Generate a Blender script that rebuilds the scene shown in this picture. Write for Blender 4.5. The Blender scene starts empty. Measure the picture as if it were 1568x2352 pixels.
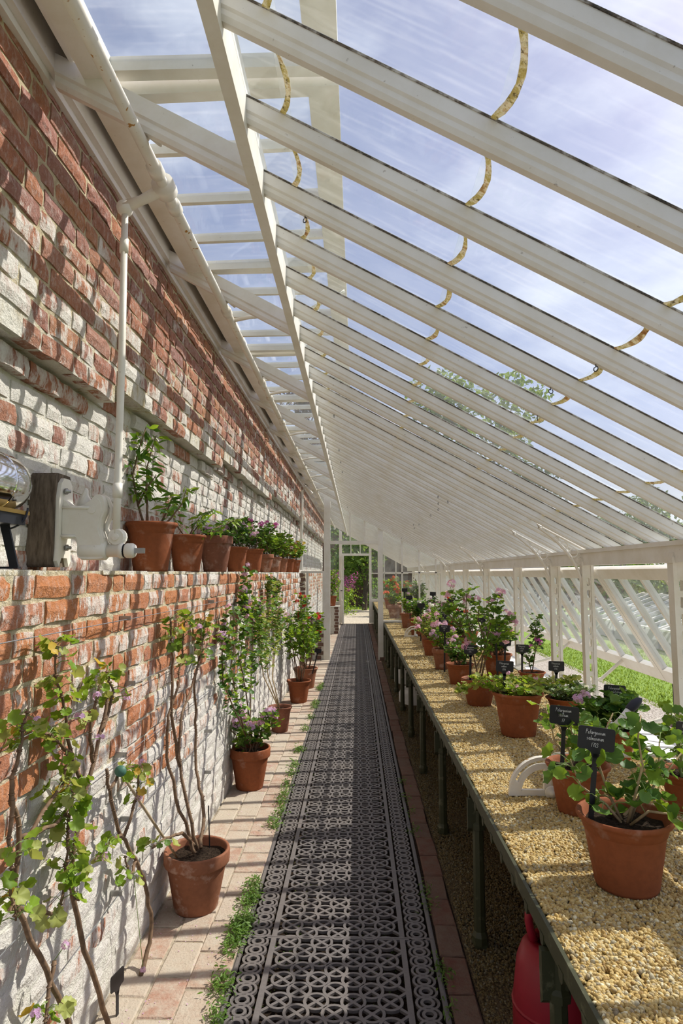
import bpy, math, random
import numpy as np
from mathutils import Matrix, Vector, Euler

sc = bpy.context.scene
R = math.radians
H = 1.55                      # eye height; the brick ledge stands at the same height

# ------------------------------------------------------------------ camera, sky, sun, exposure
cam_d = bpy.data.cameras.new('camera')
cam = bpy.data.objects.new('camera', cam_d)
sc.collection.objects.link(cam)
cam.location = (0, 0, H)
cam.rotation_euler = (R(90 + 5.515), 0, R(1.416))
cam_d.sensor_width = 36
cam_d.lens = 1450 / 2352 * 36
cam_d.clip_start = 0.02
cam_d.clip_end = 500
sc.camera = cam

SUN_TO = Vector((.78, .40, 1.0)).normalized()
w = bpy.data.worlds.new('sky'); sc.world = w
w.use_nodes = True
wn, wl = w.node_tree.nodes, w.node_tree.links
wn.clear()
w_out = wn.new('ShaderNodeOutputWorld'); w_bg = wn.new('ShaderNodeBackground')
w_sky = wn.new('ShaderNodeTexSky'); w_sky.sky_type = 'NISHITA'
w_sky.sun_disc = False
w_sky.sun_elevation = math.asin(SUN_TO.z)
w_sky.sun_rotation = math.atan2(SUN_TO.x, SUN_TO.y)
w_sky.air_density = 1.0; w_sky.dust_density = 2.2; w_sky.ozone_density = 3.5
w_co = wn.new('ShaderNodeTexCoord')
w_map = wn.new('ShaderNodeMapping'); w_map.inputs['Scale'].default_value = (1.2, 1.2, 3.2)
w_no = wn.new('ShaderNodeTexNoise'); w_no.inputs['Scale'].default_value = 2.3; w_no.inputs['Detail'].default_value = 7; w_no.inputs['Roughness'].default_value = .54
w_rmp = wn.new('ShaderNodeValToRGB')
w_rmp.color_ramp.elements[0].position = .44; w_rmp.color_ramp.elements[0].color = (.12, .12, .12, 1)
w_rmp.color_ramp.elements[1].position = .80; w_rmp.color_ramp.elements[1].color = (.85, .85, .85, 1)
w_mix = wn.new('ShaderNodeMix'); w_mix.data_type = 'RGBA'
w_mix.inputs[7].default_value = (9.5, 10.0, 10.8, 1)
wl.new(w_co.outputs['Generated'], w_map.inputs['Vector']); wl.new(w_map.outputs['Vector'], w_no.inputs['Vector'])
wl.new(w_no.outputs['Fac'], w_rmp.inputs['Fac']); wl.new(w_rmp.outputs['Color'], w_mix.inputs[0])
w_tint = wn.new('ShaderNodeMix'); w_tint.data_type = 'RGBA'; w_tint.blend_type = 'MULTIPLY'; w_tint.inputs[0].default_value = 1; w_tint.inputs[7].default_value = (1.12, 1.0, 1.08, 1)
wl.new(w_sky.outputs['Color'], w_tint.inputs[6]); wl.new(w_tint.outputs[2], w_mix.inputs[6]); wl.new(w_mix.outputs[2], w_bg.inputs['Color'])
wl.new(w_bg.outputs['Background'], w_out.inputs['Surface'])
w_bg.inputs['Strength'].default_value = .138

sun_d = bpy.data.lights.new('sun', 'SUN'); sun_d.energy = 6.0; sun_d.angle = R(.53); sun_d.color = (1, .95, .87)
sun = bpy.data.objects.new('sun', sun_d); sc.collection.objects.link(sun)
sun.rotation_euler = SUN_TO.to_track_quat('Z', 'Y').to_euler()

sc.view_settings.view_transform = 'Standard'
sc.view_settings.look = 'None'
sc.view_settings.exposure = -0.06
sc.view_settings.gamma = 1.0
sc.view_settings.use_curve_mapping = False
sc.cycles.transparent_max_bounces = 40
sc.cycles.max_bounces = 10
sc.cycles.diffuse_bounces = 4
sc.cycles.caustics_reflective = False
sc.cycles.caustics_refractive = False

# ------------------------------------------------------------------ helpers
COL = sc.collection

class MB:
    """collects shapes, then links them as ONE mesh object"""
    def __init__(self):
        self.v = []; self.f = []; self.a = []; self.n = 0
    def add(self, vs, fs, a=0.0):
        b = self.n
        self.v.extend([tuple(p) for p in vs]); self.n += len(vs)
        self.a.extend([a] * len(vs))
        self.f.extend([tuple(i + b for i in q) for q in fs])
        return self
    def box(self, lo, hi, M=None, a=0.0):
        x0, y0, z0 = lo; x1, y1, z1 = hi
        vs = [(x0, y0, z0), (x1, y0, z0), (x1, y1, z0), (x0, y1, z0), (x0, y0, z1), (x1, y0, z1), (x1, y1, z1), (x0, y1, z1)]
        if M is not None: vs = [M @ Vector(p) for p in vs]
        return self.add(vs, [(0, 3, 2, 1), (4, 5, 6, 7), (0, 1, 5, 4), (1, 2, 6, 5), (2, 3, 7, 6), (3, 0, 4, 7)], a)
    def tube(self, pts, rad, n=7, cap=True, a=0.0):
        pts = [Vector(p) for p in pts]
        if not hasattr(rad, '__len__'): rad = [rad] * len(pts)
        vs = []; fs = []
        ref = None
        for i, p in enumerate(pts):
            d = (pts[min(i + 1, len(pts) - 1)] - pts[max(i - 1, 0)])
            d = d.normalized() if d.length > 1e-9 else Vector((0, 0, 1))
            if ref is None:
                ref = Vector((1, 0, 0)) if abs(d.x) < .8 else Vector((0, 1, 0))
            u = (ref - d * ref.dot(d))
            u = u.normalized() if u.length > 1e-6 else d.orthogonal().normalized()
            ref = u
            q = d.cross(u)
            for k in range(n):
                t = 2 * math.pi * k / n
                vs.append(p + (u * math.cos(t) + q * math.sin(t)) * rad[i])
        for i in range(len(pts) - 1):
            for k in range(n):
                k2 = (k + 1) % n
                fs.append((i * n + k, i * n + k2, (i + 1) * n + k2, (i + 1) * n + k))
        if cap:
            fs.append(tuple(range(n - 1, -1, -1)))
            m = (len(pts) - 1) * n
            fs.append(tuple(m + k for k in range(n)))
        return self.add(vs, fs, a)
    def lathe(self, prof, n=24, c=(0, 0, 0), M=None, a=0.0):
        vs = []; fs = []
        for r, z in prof:
            for k in range(n):
                t = 2 * math.pi * k / n
                p = Vector((r * math.cos(t), r * math.sin(t), z))
                if M is not None: p = M @ p
                vs.append((p.x + c[0], p.y + c[1], p.z + c[2]))
        for i in range(len(prof) - 1):
            for k in range(n):
                k2 = (k + 1) % n
                fs.append((i * n + k, i * n + k2, (i + 1) * n + k2, (i + 1) * n + k))
        if prof[0][0] > 1e-5: fs.append(tuple(range(n - 1, -1, -1)))
        m = (len(prof) - 1) * n
        if prof[-1][0] > 1e-5: fs.append(tuple(m + k for k in range(n)))
        return self.add(vs, fs, a)
    def prism(self, poly, fn, d0, d1, a=0.0):
        """poly: 2-D outline; fn(p, q, d) -> 3-D point; extruded from d0 to d1"""
        n = len(poly)
        vs = [fn(p, q, d0) for p, q in poly] + [fn(p, q, d1) for p, q in poly]
        fs = [tuple(range(n - 1, -1, -1)), tuple(range(n, 2 * n))]
        fs += [(i, (i + 1) % n, n + (i + 1) % n, n + i) for i in range(n)]
        return self.add(vs, fs, a)
    def mesh(self, name, mat, smooth=False, attr=False):
        me = bpy.data.meshes.new(name)
        me.from_pydata(self.v, [], self.f)
        if mat: me.materials.append(mat)
        if smooth: me.polygons.foreach_set('use_smooth', [True] * len(me.polygons))
        if attr:
            at = me.attributes.new('rnd', 'FLOAT', 'POINT'); at.data.foreach_set('value', self.a)
        me.update()
        return me
    def build(self, name, mat, parent=None, smooth=False, attr=False, kind=None):
        return put(self.mesh(name, mat, smooth, attr), name, parent, kind=kind)

def put(me, name, parent=None, M=None, kind=None):
    o = bpy.data.objects.new(name, me)
    COL.objects.link(o)
    if parent is not None: o.parent = parent
    if M is not None: o.matrix_local = M
    if kind: o['kind'] = kind
    return o

def np_mesh(name, V, F, mat, smooth=False, rnd=None):
    """fast mesh from numpy arrays, faces all of one size"""
    me = bpy.data.meshes.new(name)
    k = F.shape[1]
    me.vertices.add(len(V)); me.vertices.foreach_set('co', np.ascontiguousarray(V, dtype=np.float32).ravel())
    me.loops.add(F.size); me.loops.foreach_set('vertex_index', np.ascontiguousarray(F, dtype=np.int32).ravel())
    me.polygons.add(len(F))
    me.polygons.foreach_set('loop_start', np.arange(0, F.size, k, dtype=np.int32))
    if smooth: me.polygons.foreach_set('use_smooth', np.ones(len(F), dtype=bool))
    if rnd is not None:
        at = me.attributes.new('rnd', 'FLOAT', 'POINT'); at.data.foreach_set('value', np.ascontiguousarray(rnd, dtype=np.float32))
    me.materials.append(mat)
    me.update(calc_edges=True)
    return me

def thing(name, label, cat, loc=(0, 0, 0), rz=0.0, group=None):
    o = bpy.data.objects.new(name, None); COL.objects.link(o)
    o.empty_display_size = .05
    o.location = loc; o.rotation_euler = (0, 0, rz)
    o['label'] = label; o['category'] = cat
    if group: o['group'] = group
    return o
def tag(o, label, cat, group=None, kind=None):
    o['label'] = label; o['category'] = cat
    if group: o['group'] = group
    if kind: o['kind'] = kind
    return o
def struct(name, loc=(0, 0, 0)):
    o = bpy.data.objects.new(name, None); COL.objects.link(o)
    o.empty_display_size = .05
    o.location = loc; o['kind'] = 'structure'
    return o
def bez(p0, p1, p2, n):
    p0, p1, p2 = Vector(p0), Vector(p1), Vector(p2)
    return [p0 * (1 - t) ** 2 + p1 * 2 * t * (1 - t) + p2 * t * t for t in [i / n for i in range(n + 1)]]

# ------------------------------------------------------------------ materials
class NT:
    def __init__(self, name):
        self.m = bpy.data.materials.new(name); self.m.use_nodes = True
        self.t = self.m.node_tree; self.n = self.t.nodes; self.l = self.t.links
        self.n.clear()
        self.out = self.n.new('ShaderNodeOutputMaterial')
    def __call__(self, typ, **kw):
        nd = self.n.new('ShaderNode' + typ)
        for k, v in kw.items():
            if hasattr(nd, k): setattr(nd, k, v)
            else: nd.inputs[k.replace('_', ' ')].default_value = v
        return nd
    def link(self, a, b): self.l.new(a, b)
    def pos(self, scale=(1, 1, 1), obj=False):
        c = self('TexCoord') if obj else self('NewGeometry')
        mp = self('Mapping'); mp.inputs['Scale'].default_value = scale
        self.link(c.outputs['Object' if obj else 'Position'], mp.inputs['Vector'])
        return mp.outputs['Vector']
    def noise(self, vec, scale, detail=4, rough=.55):
        nd = self('TexNoise'); nd.inputs['Scale'].default_value = scale
        nd.inputs['Detail'].default_value = detail; nd.inputs['Roughness'].default_value = rough
        if vec is not None: self.link(vec, nd.inputs['Vector'])
        return nd.outputs['Fac']
    def ramp(self, fac, stops):
        nd = self('ValToRGB'); cr = nd.color_ramp
        while len(cr.elements) > 1: cr.elements.remove(cr.elements[-1])
        for i, (p, c) in enumerate(stops):
            e = cr.elements[0] if i == 0 else cr.elements.new(p)
            e.position = p
            e.color = (c, c, c, 1) if not hasattr(c, '__len__') else (*c, 1)
        self.link(fac, nd.inputs['Fac'])
        return nd.outputs['Color']
    def mix(self, fac, a, b, mode='MIX'):
        nd = self('Mix'); nd.data_type = 'RGBA'; nd.blend_type = mode
        for s, x in ((0, fac), (6, a), (7, b)):
            if hasattr(x, 'is_linked'): self.link(x, nd.inputs[s])
            elif s == 0: nd.inputs[0].default_value = x
            else: nd.inputs[s].default_value = (*x, 1)
        return nd.outputs[2]
    def math(self, op, a, b=0.0, clamp=False):
        nd = self('Math'); nd.operation = op; nd.use_clamp = clamp
        for i, x in enumerate((a, b)):
            if hasattr(x, 'is_linked'): self.link(x, nd.inputs[i])
            else: nd.inputs[i].default_value = x
        return nd.outputs[0]
    def bsdf(self, col, rough=.6, metal=0.0, spec=.4, bump=None, strength=.3, dist=.01):
        b = self('BsdfPrincipled')
        for nm, x in (('Base Color', col), ('Roughness', rough), ('Metallic', metal), ('Specular IOR Level', spec)):
            if hasattr(x, 'is_linked'): self.link(x, b.inputs[nm])
            else: b.inputs[nm].default_value = (*x, 1) if hasattr(x, '__len__') else x
        if bump is not None:
            bp = self('Bump'); bp.inputs['Strength'].default_value = strength; bp.inputs['Distance'].default_value = dist
            self.link(bump, bp.inputs['Height']); self.link(bp.outputs['Normal'], b.inputs['Normal'])
        return b
    def done(self, sh):
        self.link(sh.outputs[0], self.out.inputs['Surface']); return self.m
    def attr(self, name='rnd'):
        a = self('Attribute'); a.attribute_name = name; return a.outputs['Fac']
    def objrand(self):
        return self('ObjectInfo').outputs['Random']

def m_simple(name, col, rough=.6, metal=0.0, var=.12, scale=20, spec=.4):
    t = NT(name); v = t.pos()
    f = t.noise(v, scale)
    c = t.mix(t.ramp(f, [(.3, 0.0), (.7, 1.0)]), tuple(x * (1 - var) for x in col), tuple(min(1, x * (1 + var)) for x in col))
    return t.done(t.bsdf(c, rough, metal, spec, f, .15, .004))

def m_paint(name='white_paint', col=(.80, .78, .73), rust=False):
    t = NT(name); v = t.pos()
    f = t.noise(v, 6, 6, .65); g = t.noise(v, 60, 3)
    c = t.mix(t.ramp(f, [(.25, 0.0), (.62, 1.0)]), tuple(x * k for x, k in zip(col, (.86, .83, .76))), col)
    c = t.mix(t.ramp(g, [(.70, 0.0), (.76, .55)]), c, (.25, .20, .15))
    if rust:
        r = t.noise(v, 38, 2)
        c = t.mix(t.ramp(r, [(.66, 0.0), (.71, 1.0)]), c, (.42, .20, .04))
    return t.done(t.bsdf(c, .42, 0, .4, g, .08, .003))

def m_glass():
    t = NT('dusty_glass'); v = t.pos()
    f = t.noise(v, 3.0, 6, .7); g = t.noise(t.pos((1, 14, 1)), 5, 3)
    d = t.math('ADD', t.ramp(f, [(.35, .008), (.75, .05)]), t.ramp(g, [(.52, 0.0), (.75, .05)]))
    lw = t('LayerWeight'); lw.inputs['Blend'].default_value = .5
    fr = t.math('ADD', t.math('MULTIPLY', t.math('POWER', lw.outputs['Facing'], 4.5), .55), .012)
    tr = t('BsdfTransparent'); tr.inputs['Color'].default_value = (.965, .975, .97, 1)
    gl = t('BsdfGlossy'); gl.inputs['Roughness'].default_value = .02; gl.inputs['Color'].default_value = (.9, .95, 1, 1)
    di = t('BsdfTranslucent'); di.inputs['Color'].default_value = (.8, .79, .74, 1)
    m1 = t('MixShader'); t.link(d, m1.inputs[0]); t.link(tr.outputs[0], m1.inputs[1]); t.link(di.outputs[0], m1.inputs[2])
    m2 = t('MixShader'); t.link(fr, m2.inputs[0]); t.link(m1.outputs[0], m2.inputs[1]); t.link(gl.outputs[0], m2.inputs[2])
    return t.done(m2)

def whitewash(t, rnd):
    """old limewash left on brick: thick low down and on the band above the ledge, worn away elsewhere"""
    g = t('NewGeometry'); sx = t('SeparateXYZ'); t.link(g.outputs['Position'], sx.inputs[0])
    zz = t.math('DIVIDE', sx.outputs['Z'], 3.2)
    cov = t.ramp(zz, [(0, .86), (.16, .80), (.24, .62), (.31, .50), (.38, .40), (.478, .36), (.49, .60), (.60, .68), (.70, .64), (.78, .46), (.86, .30), (.94, .20)])
    far = t.math('MULTIPLY', t.math('SUBTRACT', sx.outputs['Y'], 2.6), .035, )
    far = t.math('MINIMUM', t.math('MAXIMUM', far, 0.0), .16)
    cov = t.math('ADD', cov, far)
    n1 = t.noise(t.pos((1, 1, .55)), 7, 5, .65)
    n2 = t.noise(t.pos((1, 1, .35)), 34, 4, .7)
    s = t.math('ADD', t.math('MULTIPLY', n1, .55), t.math('MULTIPLY', n2, .55))
    if rnd is not None:
        s = t.math('ADD', s, t.math('MULTIPLY', t.math('SUBTRACT', rnd, .5), .34))
    dlt = t.math('SUBTRACT', t.math('ADD', t.math('MULTIPLY', cov, .72), .16), s)
    return t.ramp(t.math('ADD', dlt, .5), [(.46, 0.0), (.50, .55), (.60, .93)]), n2

def m_brick():
    t = NT('old_brick')
    a = t.attr(); oi = t.objrand()
    r = t.math('FRACT', t.math('ADD', a, t.math('MULTIPLY', oi, .83)))
    n = t.noise(t.pos(), 24, 5, .7); n3 = t.noise(t.pos(), 95, 3, .7)
    col = t.ramp(r, [(0, (.25, .10, .07)), (.15, (.38, .16, .09)), (.3, (.32, .15, .12)), (.45, (.43, .21, .11)), (.58, (.29, .15, .13)), (.72, (.40, .17, .09)), (.86, (.35, .19, .15)), (1, (.27, .12, .09))])
    col = t.mix(t.ramp(n, [(.3, .55), (.62, 0.0)]), col, (.20, .09, .06))
    col = t.mix(t.ramp(n3, [(.62, 0.0), (.74, .6)]), col, (.10, .05, .035))
    gz = t('NewGeometry'); sz = t('SeparateXYZ'); t.link(gz.outputs['Position'], sz.inputs[0])
    low = t.math('LESS_THAN', sz.outputs['Z'], 1.55)
    col = t.mix(t.math('MULTIPLY', low, .62), col, t.mix(r, (.52, .21, .075), (.40, .15, .07)))
    ch = t.noise(t.pos((1, 1, .6)), 48, 5, .75)
    col = t.mix(t.math('MULTIPLY', t.ramp(ch, [(.48, 0.0), (.70, .5)]), t.math('SUBTRACT', 1.0, t.math('MULTIPLY', low, .45))), col, (.58, .51, .47))
    wm, n2 = whitewash(t, t.math('FRACT', t.math('ADD', t.math('MULTIPLY', a, 5.3), oi)))
    wc = t.mix(t.ramp(n3, [(.35, .35), (.6, 0.0)]), (.66, .645, .60), (.47, .42, .37))
    col = t.mix(wm, col, wc)
    bmp = t.math('ADD', t.math('MULTIPLY', n3, .6), t.math('MULTIPLY', n, .8))
    return t.done(t.bsdf(col, .9, 0, .15, bmp, .75, .012))

def m_mortar():
    t = NT('lime_mortar')
    n = t.noise(t.pos(), 30, 5, .7)
    col = t.mix(t.ramp(n, [(.3, 0.0), (.7, 1.0)]), (.36, .29, .18), (.62, .55, .39))
    wm, n2 = whitewash(t, None)
    col = t.mix(wm, col, (.64, .62, .56))
    return t.done(t.bsdf(col, .95, 0, .1, n, .8, .02))

def m_paver():
    t = NT('worn_paving_brick')
    a = t.objrand()
    n = t.noise(t.pos(), 14, 5, .7); n3 = t.noise(t.pos(), 90, 3)
    col = t.ramp(a, [(0, (.38, .25, .18)), (.3, (.43, .35, .27)), (.6, (.45, .38, .30)), (.85, (.36, .20, .14)), (1, (.42, .31, .23))])
    col = t.mix(t.ramp(n, [(.36, .85), (.62, 0.0)]), col, (.47, .41, .33))
    col = t.mix(t.ramp(n3, [(.62, 0.0), (.76, .7)]), col, (.16, .12, .08))
    return t.done(t.bsdf(col, .9, 0, .2, n3, .5, .008))

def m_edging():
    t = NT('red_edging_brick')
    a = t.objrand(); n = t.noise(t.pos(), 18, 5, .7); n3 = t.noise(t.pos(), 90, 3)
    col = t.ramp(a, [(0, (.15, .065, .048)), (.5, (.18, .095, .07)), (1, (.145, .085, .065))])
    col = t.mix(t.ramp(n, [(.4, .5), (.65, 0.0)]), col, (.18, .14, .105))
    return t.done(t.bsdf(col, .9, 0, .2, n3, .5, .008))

def m_terracotta(name, base=(.285, .085, .031), bloom=.32):
    t = NT(name)
    v = t.pos((1, 1, 1)); a = t.objrand()
    n = t.noise(v, 9, 5, .65); n2 = t.noise(v, 45, 4, .6)
    c = t.mix(a, tuple(x * .82 for x in base), tuple(x * 1.12 for x in base))
    c = t.mix(t.ramp(n2, [(.35, .4), (.6, 0.0)]), c, tuple(x * .6 for x in base))
    c = t.mix(t.ramp(n, [(.56, 0.0), (.70, bloom)]), c, (.58, .42, .34))
    return t.done(t.bsdf(c, .8, 0, .25, n2, .25, .004))

def m_leaf(name, c1, c2, trans=.4, gloss=.45):
    t = NT(name)
    a = t.attr(); oi = t.objrand()
    r = t.math('FRACT', t.math('ADD', a, oi))
    col = t.mix(r, c1, c2)
    p = t.bsdf(col, gloss, 0, .22)
    tl = t('BsdfTranslucent'); t.link(t.mix(.6, col, tuple(min(1, x * y) for x, y in zip(c2, (1.5, 1.35, .6)))), tl.inputs['Color'])
    mx = t('MixShader'); mx.inputs[0].default_value = trans
    t.link(p.outputs[0], mx.inputs[1]); t.link(tl.outputs[0], mx.inputs[2])
    return t.done(mx)

def m_petal(name, c1, c2):
    return m_leaf(name, c1, c2, .35, .6)

def m_gravel(name='golden_gravel', k=1.0):
    t = NT(name)
    oi = t('ObjectInfo')
    r = t('Attribute'); r.attribute_name = 'rnd'; r.attribute_type = 'INSTANCER'
    r2 = t.math('FRACT', t.math('ADD', r.outputs['Fac'], oi.outputs['Random']))
    col = t.ramp(r2, [(0, (.26, .15, .05)), (.12, (.50, .34, .13)), (.3, (.62, .48, .25)), (.45, (.40, .26, .09)), (.58, (.56, .40, .16)), (.70, (.74, .68, .54)), (.80, (.20, .165, .13)), (.88, (.60, .44, .18)), (1, (.34, .28, .22))])
    n = t.noise(t.pos(), 120, 3)
    col = t.mix(t.ramp(n, [(.35, .3), (.65, 0.0)]), col, (.25, .18, .1))
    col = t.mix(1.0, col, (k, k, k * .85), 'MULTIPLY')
    return t.done(t.bsdf(col, .65, 0, .3))

def m_gravelbed(name, scale, cols):
    t = NT(name); v = t.pos()
    vo = t('TexVoronoi'); vo.inputs['Scale'].default_value = scale; t.link(v, vo.inputs['Vector'])
    sp = t('SeparateColor'); t.link(vo.outputs['Color'], sp.inputs[0])
    col = t.ramp(sp.outputs[0], cols)
    col = t.mix(t.ramp(vo.outputs['Distance'], [(.45, 0.0), (.8, .8)]), col, (.08, .06, .04))
    return t.done(t.bsdf(col, .85, 0, .2, t.math('SUBTRACT', 1.0, vo.outputs['Distance']), .9, .01))

def m_wood(name, c1, c2):
    t = NT(name); v = t.pos((6, 6, 1.0))
    n = t.noise(v, 12, 6, .7)
    return t.done(t.bsdf(t.ramp(n, [(.3, c1), (.7, c2)]), .85, 0, .15, n, .5, .006))

def m_soil():
    t = NT('potting_soil'); n = t.noise(t.pos(), 90, 5, .7)
    return t.done(t.bsdf(t.ramp(n, [(.35, (.015, .01, .007)), (.7, (.09, .06, .04))]), .95, 0, .1, n, 1.0, .02))

def m_grass():
    t = NT('mown_grass'); n = t.noise(t.pos(), 1.2, 5, .6); n2 = t.noise(t.pos(), 40, 3)
    c = t.mix(n, (.15, .26, .03), (.26, .36, .06)); c = t.mix(t.ramp(n2, [(.4, .35), (.6, 0.0)]), c, (.10, .17, .02))
    return t.done(t.bsdf(c, .8, 0, .2, n2, .6, .03))

def m_greenpaint():
    t = NT('dark_green_paint'); n = t.noise(t.pos(), 14, 6, .7)
    c = t.mix(t.ramp(n, [(.57, 0.0), (.66, .8)]), (.040, .042, .017), (.13, .13, .075))
    return t.done(t.bsdf(c, .5, 0, .4, n, .2, .004))

def m_iron():
    t = NT('cast_iron'); n = t.noise(t.pos(), 60, 4); n1 = t.noise(t.pos(), 3, 3)
    c = t.mix(n, (.10, .088, .085), (.185, .165, .158)); c = t.mix(t.ramp(n1, [(.4, 0.0), (.7, .5)]), c, (.20, .17, .15))
    return t.done(t.bsdf(c, .5, .1, .5, n, .4, .003))

def m_putty():
    t = NT('mossy_putty_line'); n = t.noise(t.pos((1, 1, 1)), 9, 6, .75)
    c = t.ramp(n, [(.40, (.55, .52, .46)), (.50, (.16, .13, .10)), (.58, (.05, .045, .035)), (.66, (.35, .32, .27))])
    return t.done(t.bsdf(c, .9, 0, .1))
def m_lap():
    t = NT('mossy_glass_lap'); n = t.noise(t.pos(), 13, 5, .75); n2 = t.noise(t.pos(), 110, 3)
    c = t.ramp(n, [(.36, (.74, .72, .64)), (.46, (.50, .42, .17)), (.53, (.74, .70, .58)), (.60, (.52, .40, .22)), (.68, (.36, .20, .10))])
    c = t.mix(t.ramp(n2, [(.58, 0.0), (.68, .8)]), c, (.10, .07, .04))
    b = t.bsdf(c, .9, 0, .1); tl = t('BsdfTranslucent'); t.link(c, tl.inputs['Color'])
    mx = t('MixShader'); mx.inputs[0].default_value = .6; t.link(b.outputs[0], mx.inputs[1]); t.link(tl.outputs[0], mx.inputs[2])
    return t.done(mx)

M = dict(
    white=m_paint(), white_iron=m_paint('white_painted_iron', (.80, .77, .70)), rusty=m_paint('rust_spotted_paint', (.78, .74, .66), True),
    sill=m_paint('white_sill_paint', (.84, .83, .80)),
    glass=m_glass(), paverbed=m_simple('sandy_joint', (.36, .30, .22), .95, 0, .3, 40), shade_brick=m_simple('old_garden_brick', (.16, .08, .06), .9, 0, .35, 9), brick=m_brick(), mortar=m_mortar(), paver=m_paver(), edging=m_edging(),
    pot=m_terracotta('terracotta'), pot_old=m_terracotta('bloomed_terracotta', (.29, .115, .06), .7), pot_dark=m_terracotta('aged_terracotta', (.22, .085, .05), .4),
    soil=m_soil(), iron=m_iron(), greenpaint=m_greenpaint(), grass=m_grass(),
    gravel=m_gravel(), gravel_shade=m_gravel('shade_toned_gravel', .27), bed_shade=m_gravelbed('shade_toned_gravel_bed', 90, [(0, (.06, .04, .02)), (.5, (.12, .085, .04)), (1, (.09, .06, .03))]), bed=m_gravelbed('gravel_bed', 105, [(0, (.34, .22, .09)), (.3, (.52, .38, .17)), (.6, (.6, .47, .26)), (1, (.42, .3, .14))]),  # darker gravel and bed copies carry the under-bench shade in their colour
    path=m_gravelbed('grey_path_gravel', 60, [(0, (.34, .30, .25)), (.5, (.46, .42, .36)), (1, (.55, .5, .44))]),
    buff=m_gravelbed('buff_path_gravel', 60, [(0, (.50, .43, .31)), (.5, (.62, .55, .42)), (1, (.70, .62, .48))]),
    stem_brown=m_simple('brown_stem', (.17, .105, .06), .8, 0, .35, 60), stem_tan=m_simple('tan_stem', (.40, .29, .15), .7, 0, .25, 60),
    stem_green=m_simple('green_stem', (.22, .30, .09), .6, 0, .2, 40),
    black=m_simple('black_slate_plastic', (.013, .012, .014), .45, 0, .1, 30), chalk=m_simple('white_chalk_ink', (.72, .72, .70), .9, 0, .05, 60),
    red=m_simple('red_plastic', (.32, .015, .03), .4, 0, .1, 8), steel=m_simple('polished_steel', (.75, .76, .78), .08, 1.0, .02, 4), zinc=m_simple('dull_zinc', (.35, .35, .34), .4, .9, .1, 30),
    chromeblack=m_simple('black_steel', (.02, .022, .03), .4, .3, .1, 20), brass=m_simple('brass_trim', (.5, .33, .10), .3, 1.0, .05, 10),
    wood=m_wood('weathered_wood', (.05, .036, .026), (.21, .165, .125)), cane=m_simple('bamboo_cane', (.40, .31, .19), .6, 0, .15, 50),
    greencap=m_simple('green_rubber', (.06, .16, .11), .5), sack=m_simple('white_sacking', (.62, .62, .62), .8, 0, .1, 12),
    moss=m_lap(), putty=m_putty(), bark=m_simple('bark', (.11, .085, .06), .9, 0, .3, 20),
    wire=m_simple('galvanised_wire', (.42, .43, .46), .35, .9, .05, 30), rubber=m_simple('dark_rubber_grip', (.02, .02, .035), .55),
    L_fresh=m_leaf('fresh_pelargonium_leaf', (.13, .25, .02), (.27, .40, .045)), L_sal=m_leaf('grey_green_round_leaf', (.055, .145, .025), (.15, .27, .055), .38),
    L_dark=m_leaf('dark_lobed_leaf', (.035, .10, .02), (.09, .20, .035), .3), L_lance=m_leaf('glossy_lance_leaf', (.06, .15, .025), (.14, .28, .04), .35, .3),
    L_yel=m_leaf('yellowish_leaf', (.28, .32, .08), (.42, .46, .14), .35), L_grey=m_leaf('silver_grey_leaf', (.10, .15, .08), (.20, .25, .14), .25),
    L_mid=m_leaf('mid_green_leaf', (.09, .18, .035), (.18, .30, .06)), L_autumn=m_leaf('yellowing_leaf', (.5, .32, .05), (.62, .45, .08)),
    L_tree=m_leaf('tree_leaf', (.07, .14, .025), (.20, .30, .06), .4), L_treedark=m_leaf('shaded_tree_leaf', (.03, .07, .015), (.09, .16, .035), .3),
    L_copper=m_leaf('copper_beech_leaf', (.05, .02, .04), (.09, .035, .05), .3), L_blade=m_leaf('grass_blade', (.12, .21, .02), (.24, .33, .05), .35),
    F_lilac=m_petal('lilac_petal', (.60, .36, .62), (.72, .50, .74)), F_pink=m_petal('pink_petal', (.74, .34, .58), (.82, .52, .70)),
    F_red=m_petal('red_petal', (.55, .02, .03), (.72, .05, .06)), F_white=m_petal('white_petal', (.80, .76, .78), (.85, .82, .84)),
    F_mag=m_petal('magenta_petal', (.50, .07, .38), (.66, .16, .52)), F_coral=m_petal('coral_petal', (.70, .12, .07), (.80, .22, .12)),
)

# ------------------------------------------------------------------ the setting: left brick wall
LX, UX, RX = -.918, -1.000, -1.090      # ledge wall face, upper wall face, recessed face under the corbel
COURSE = .0775
def corbel(y):
    return H + (.70 if y < 2.55 else .775 if y < 4.6 else .853 if y < 7.4 else .93)

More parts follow.
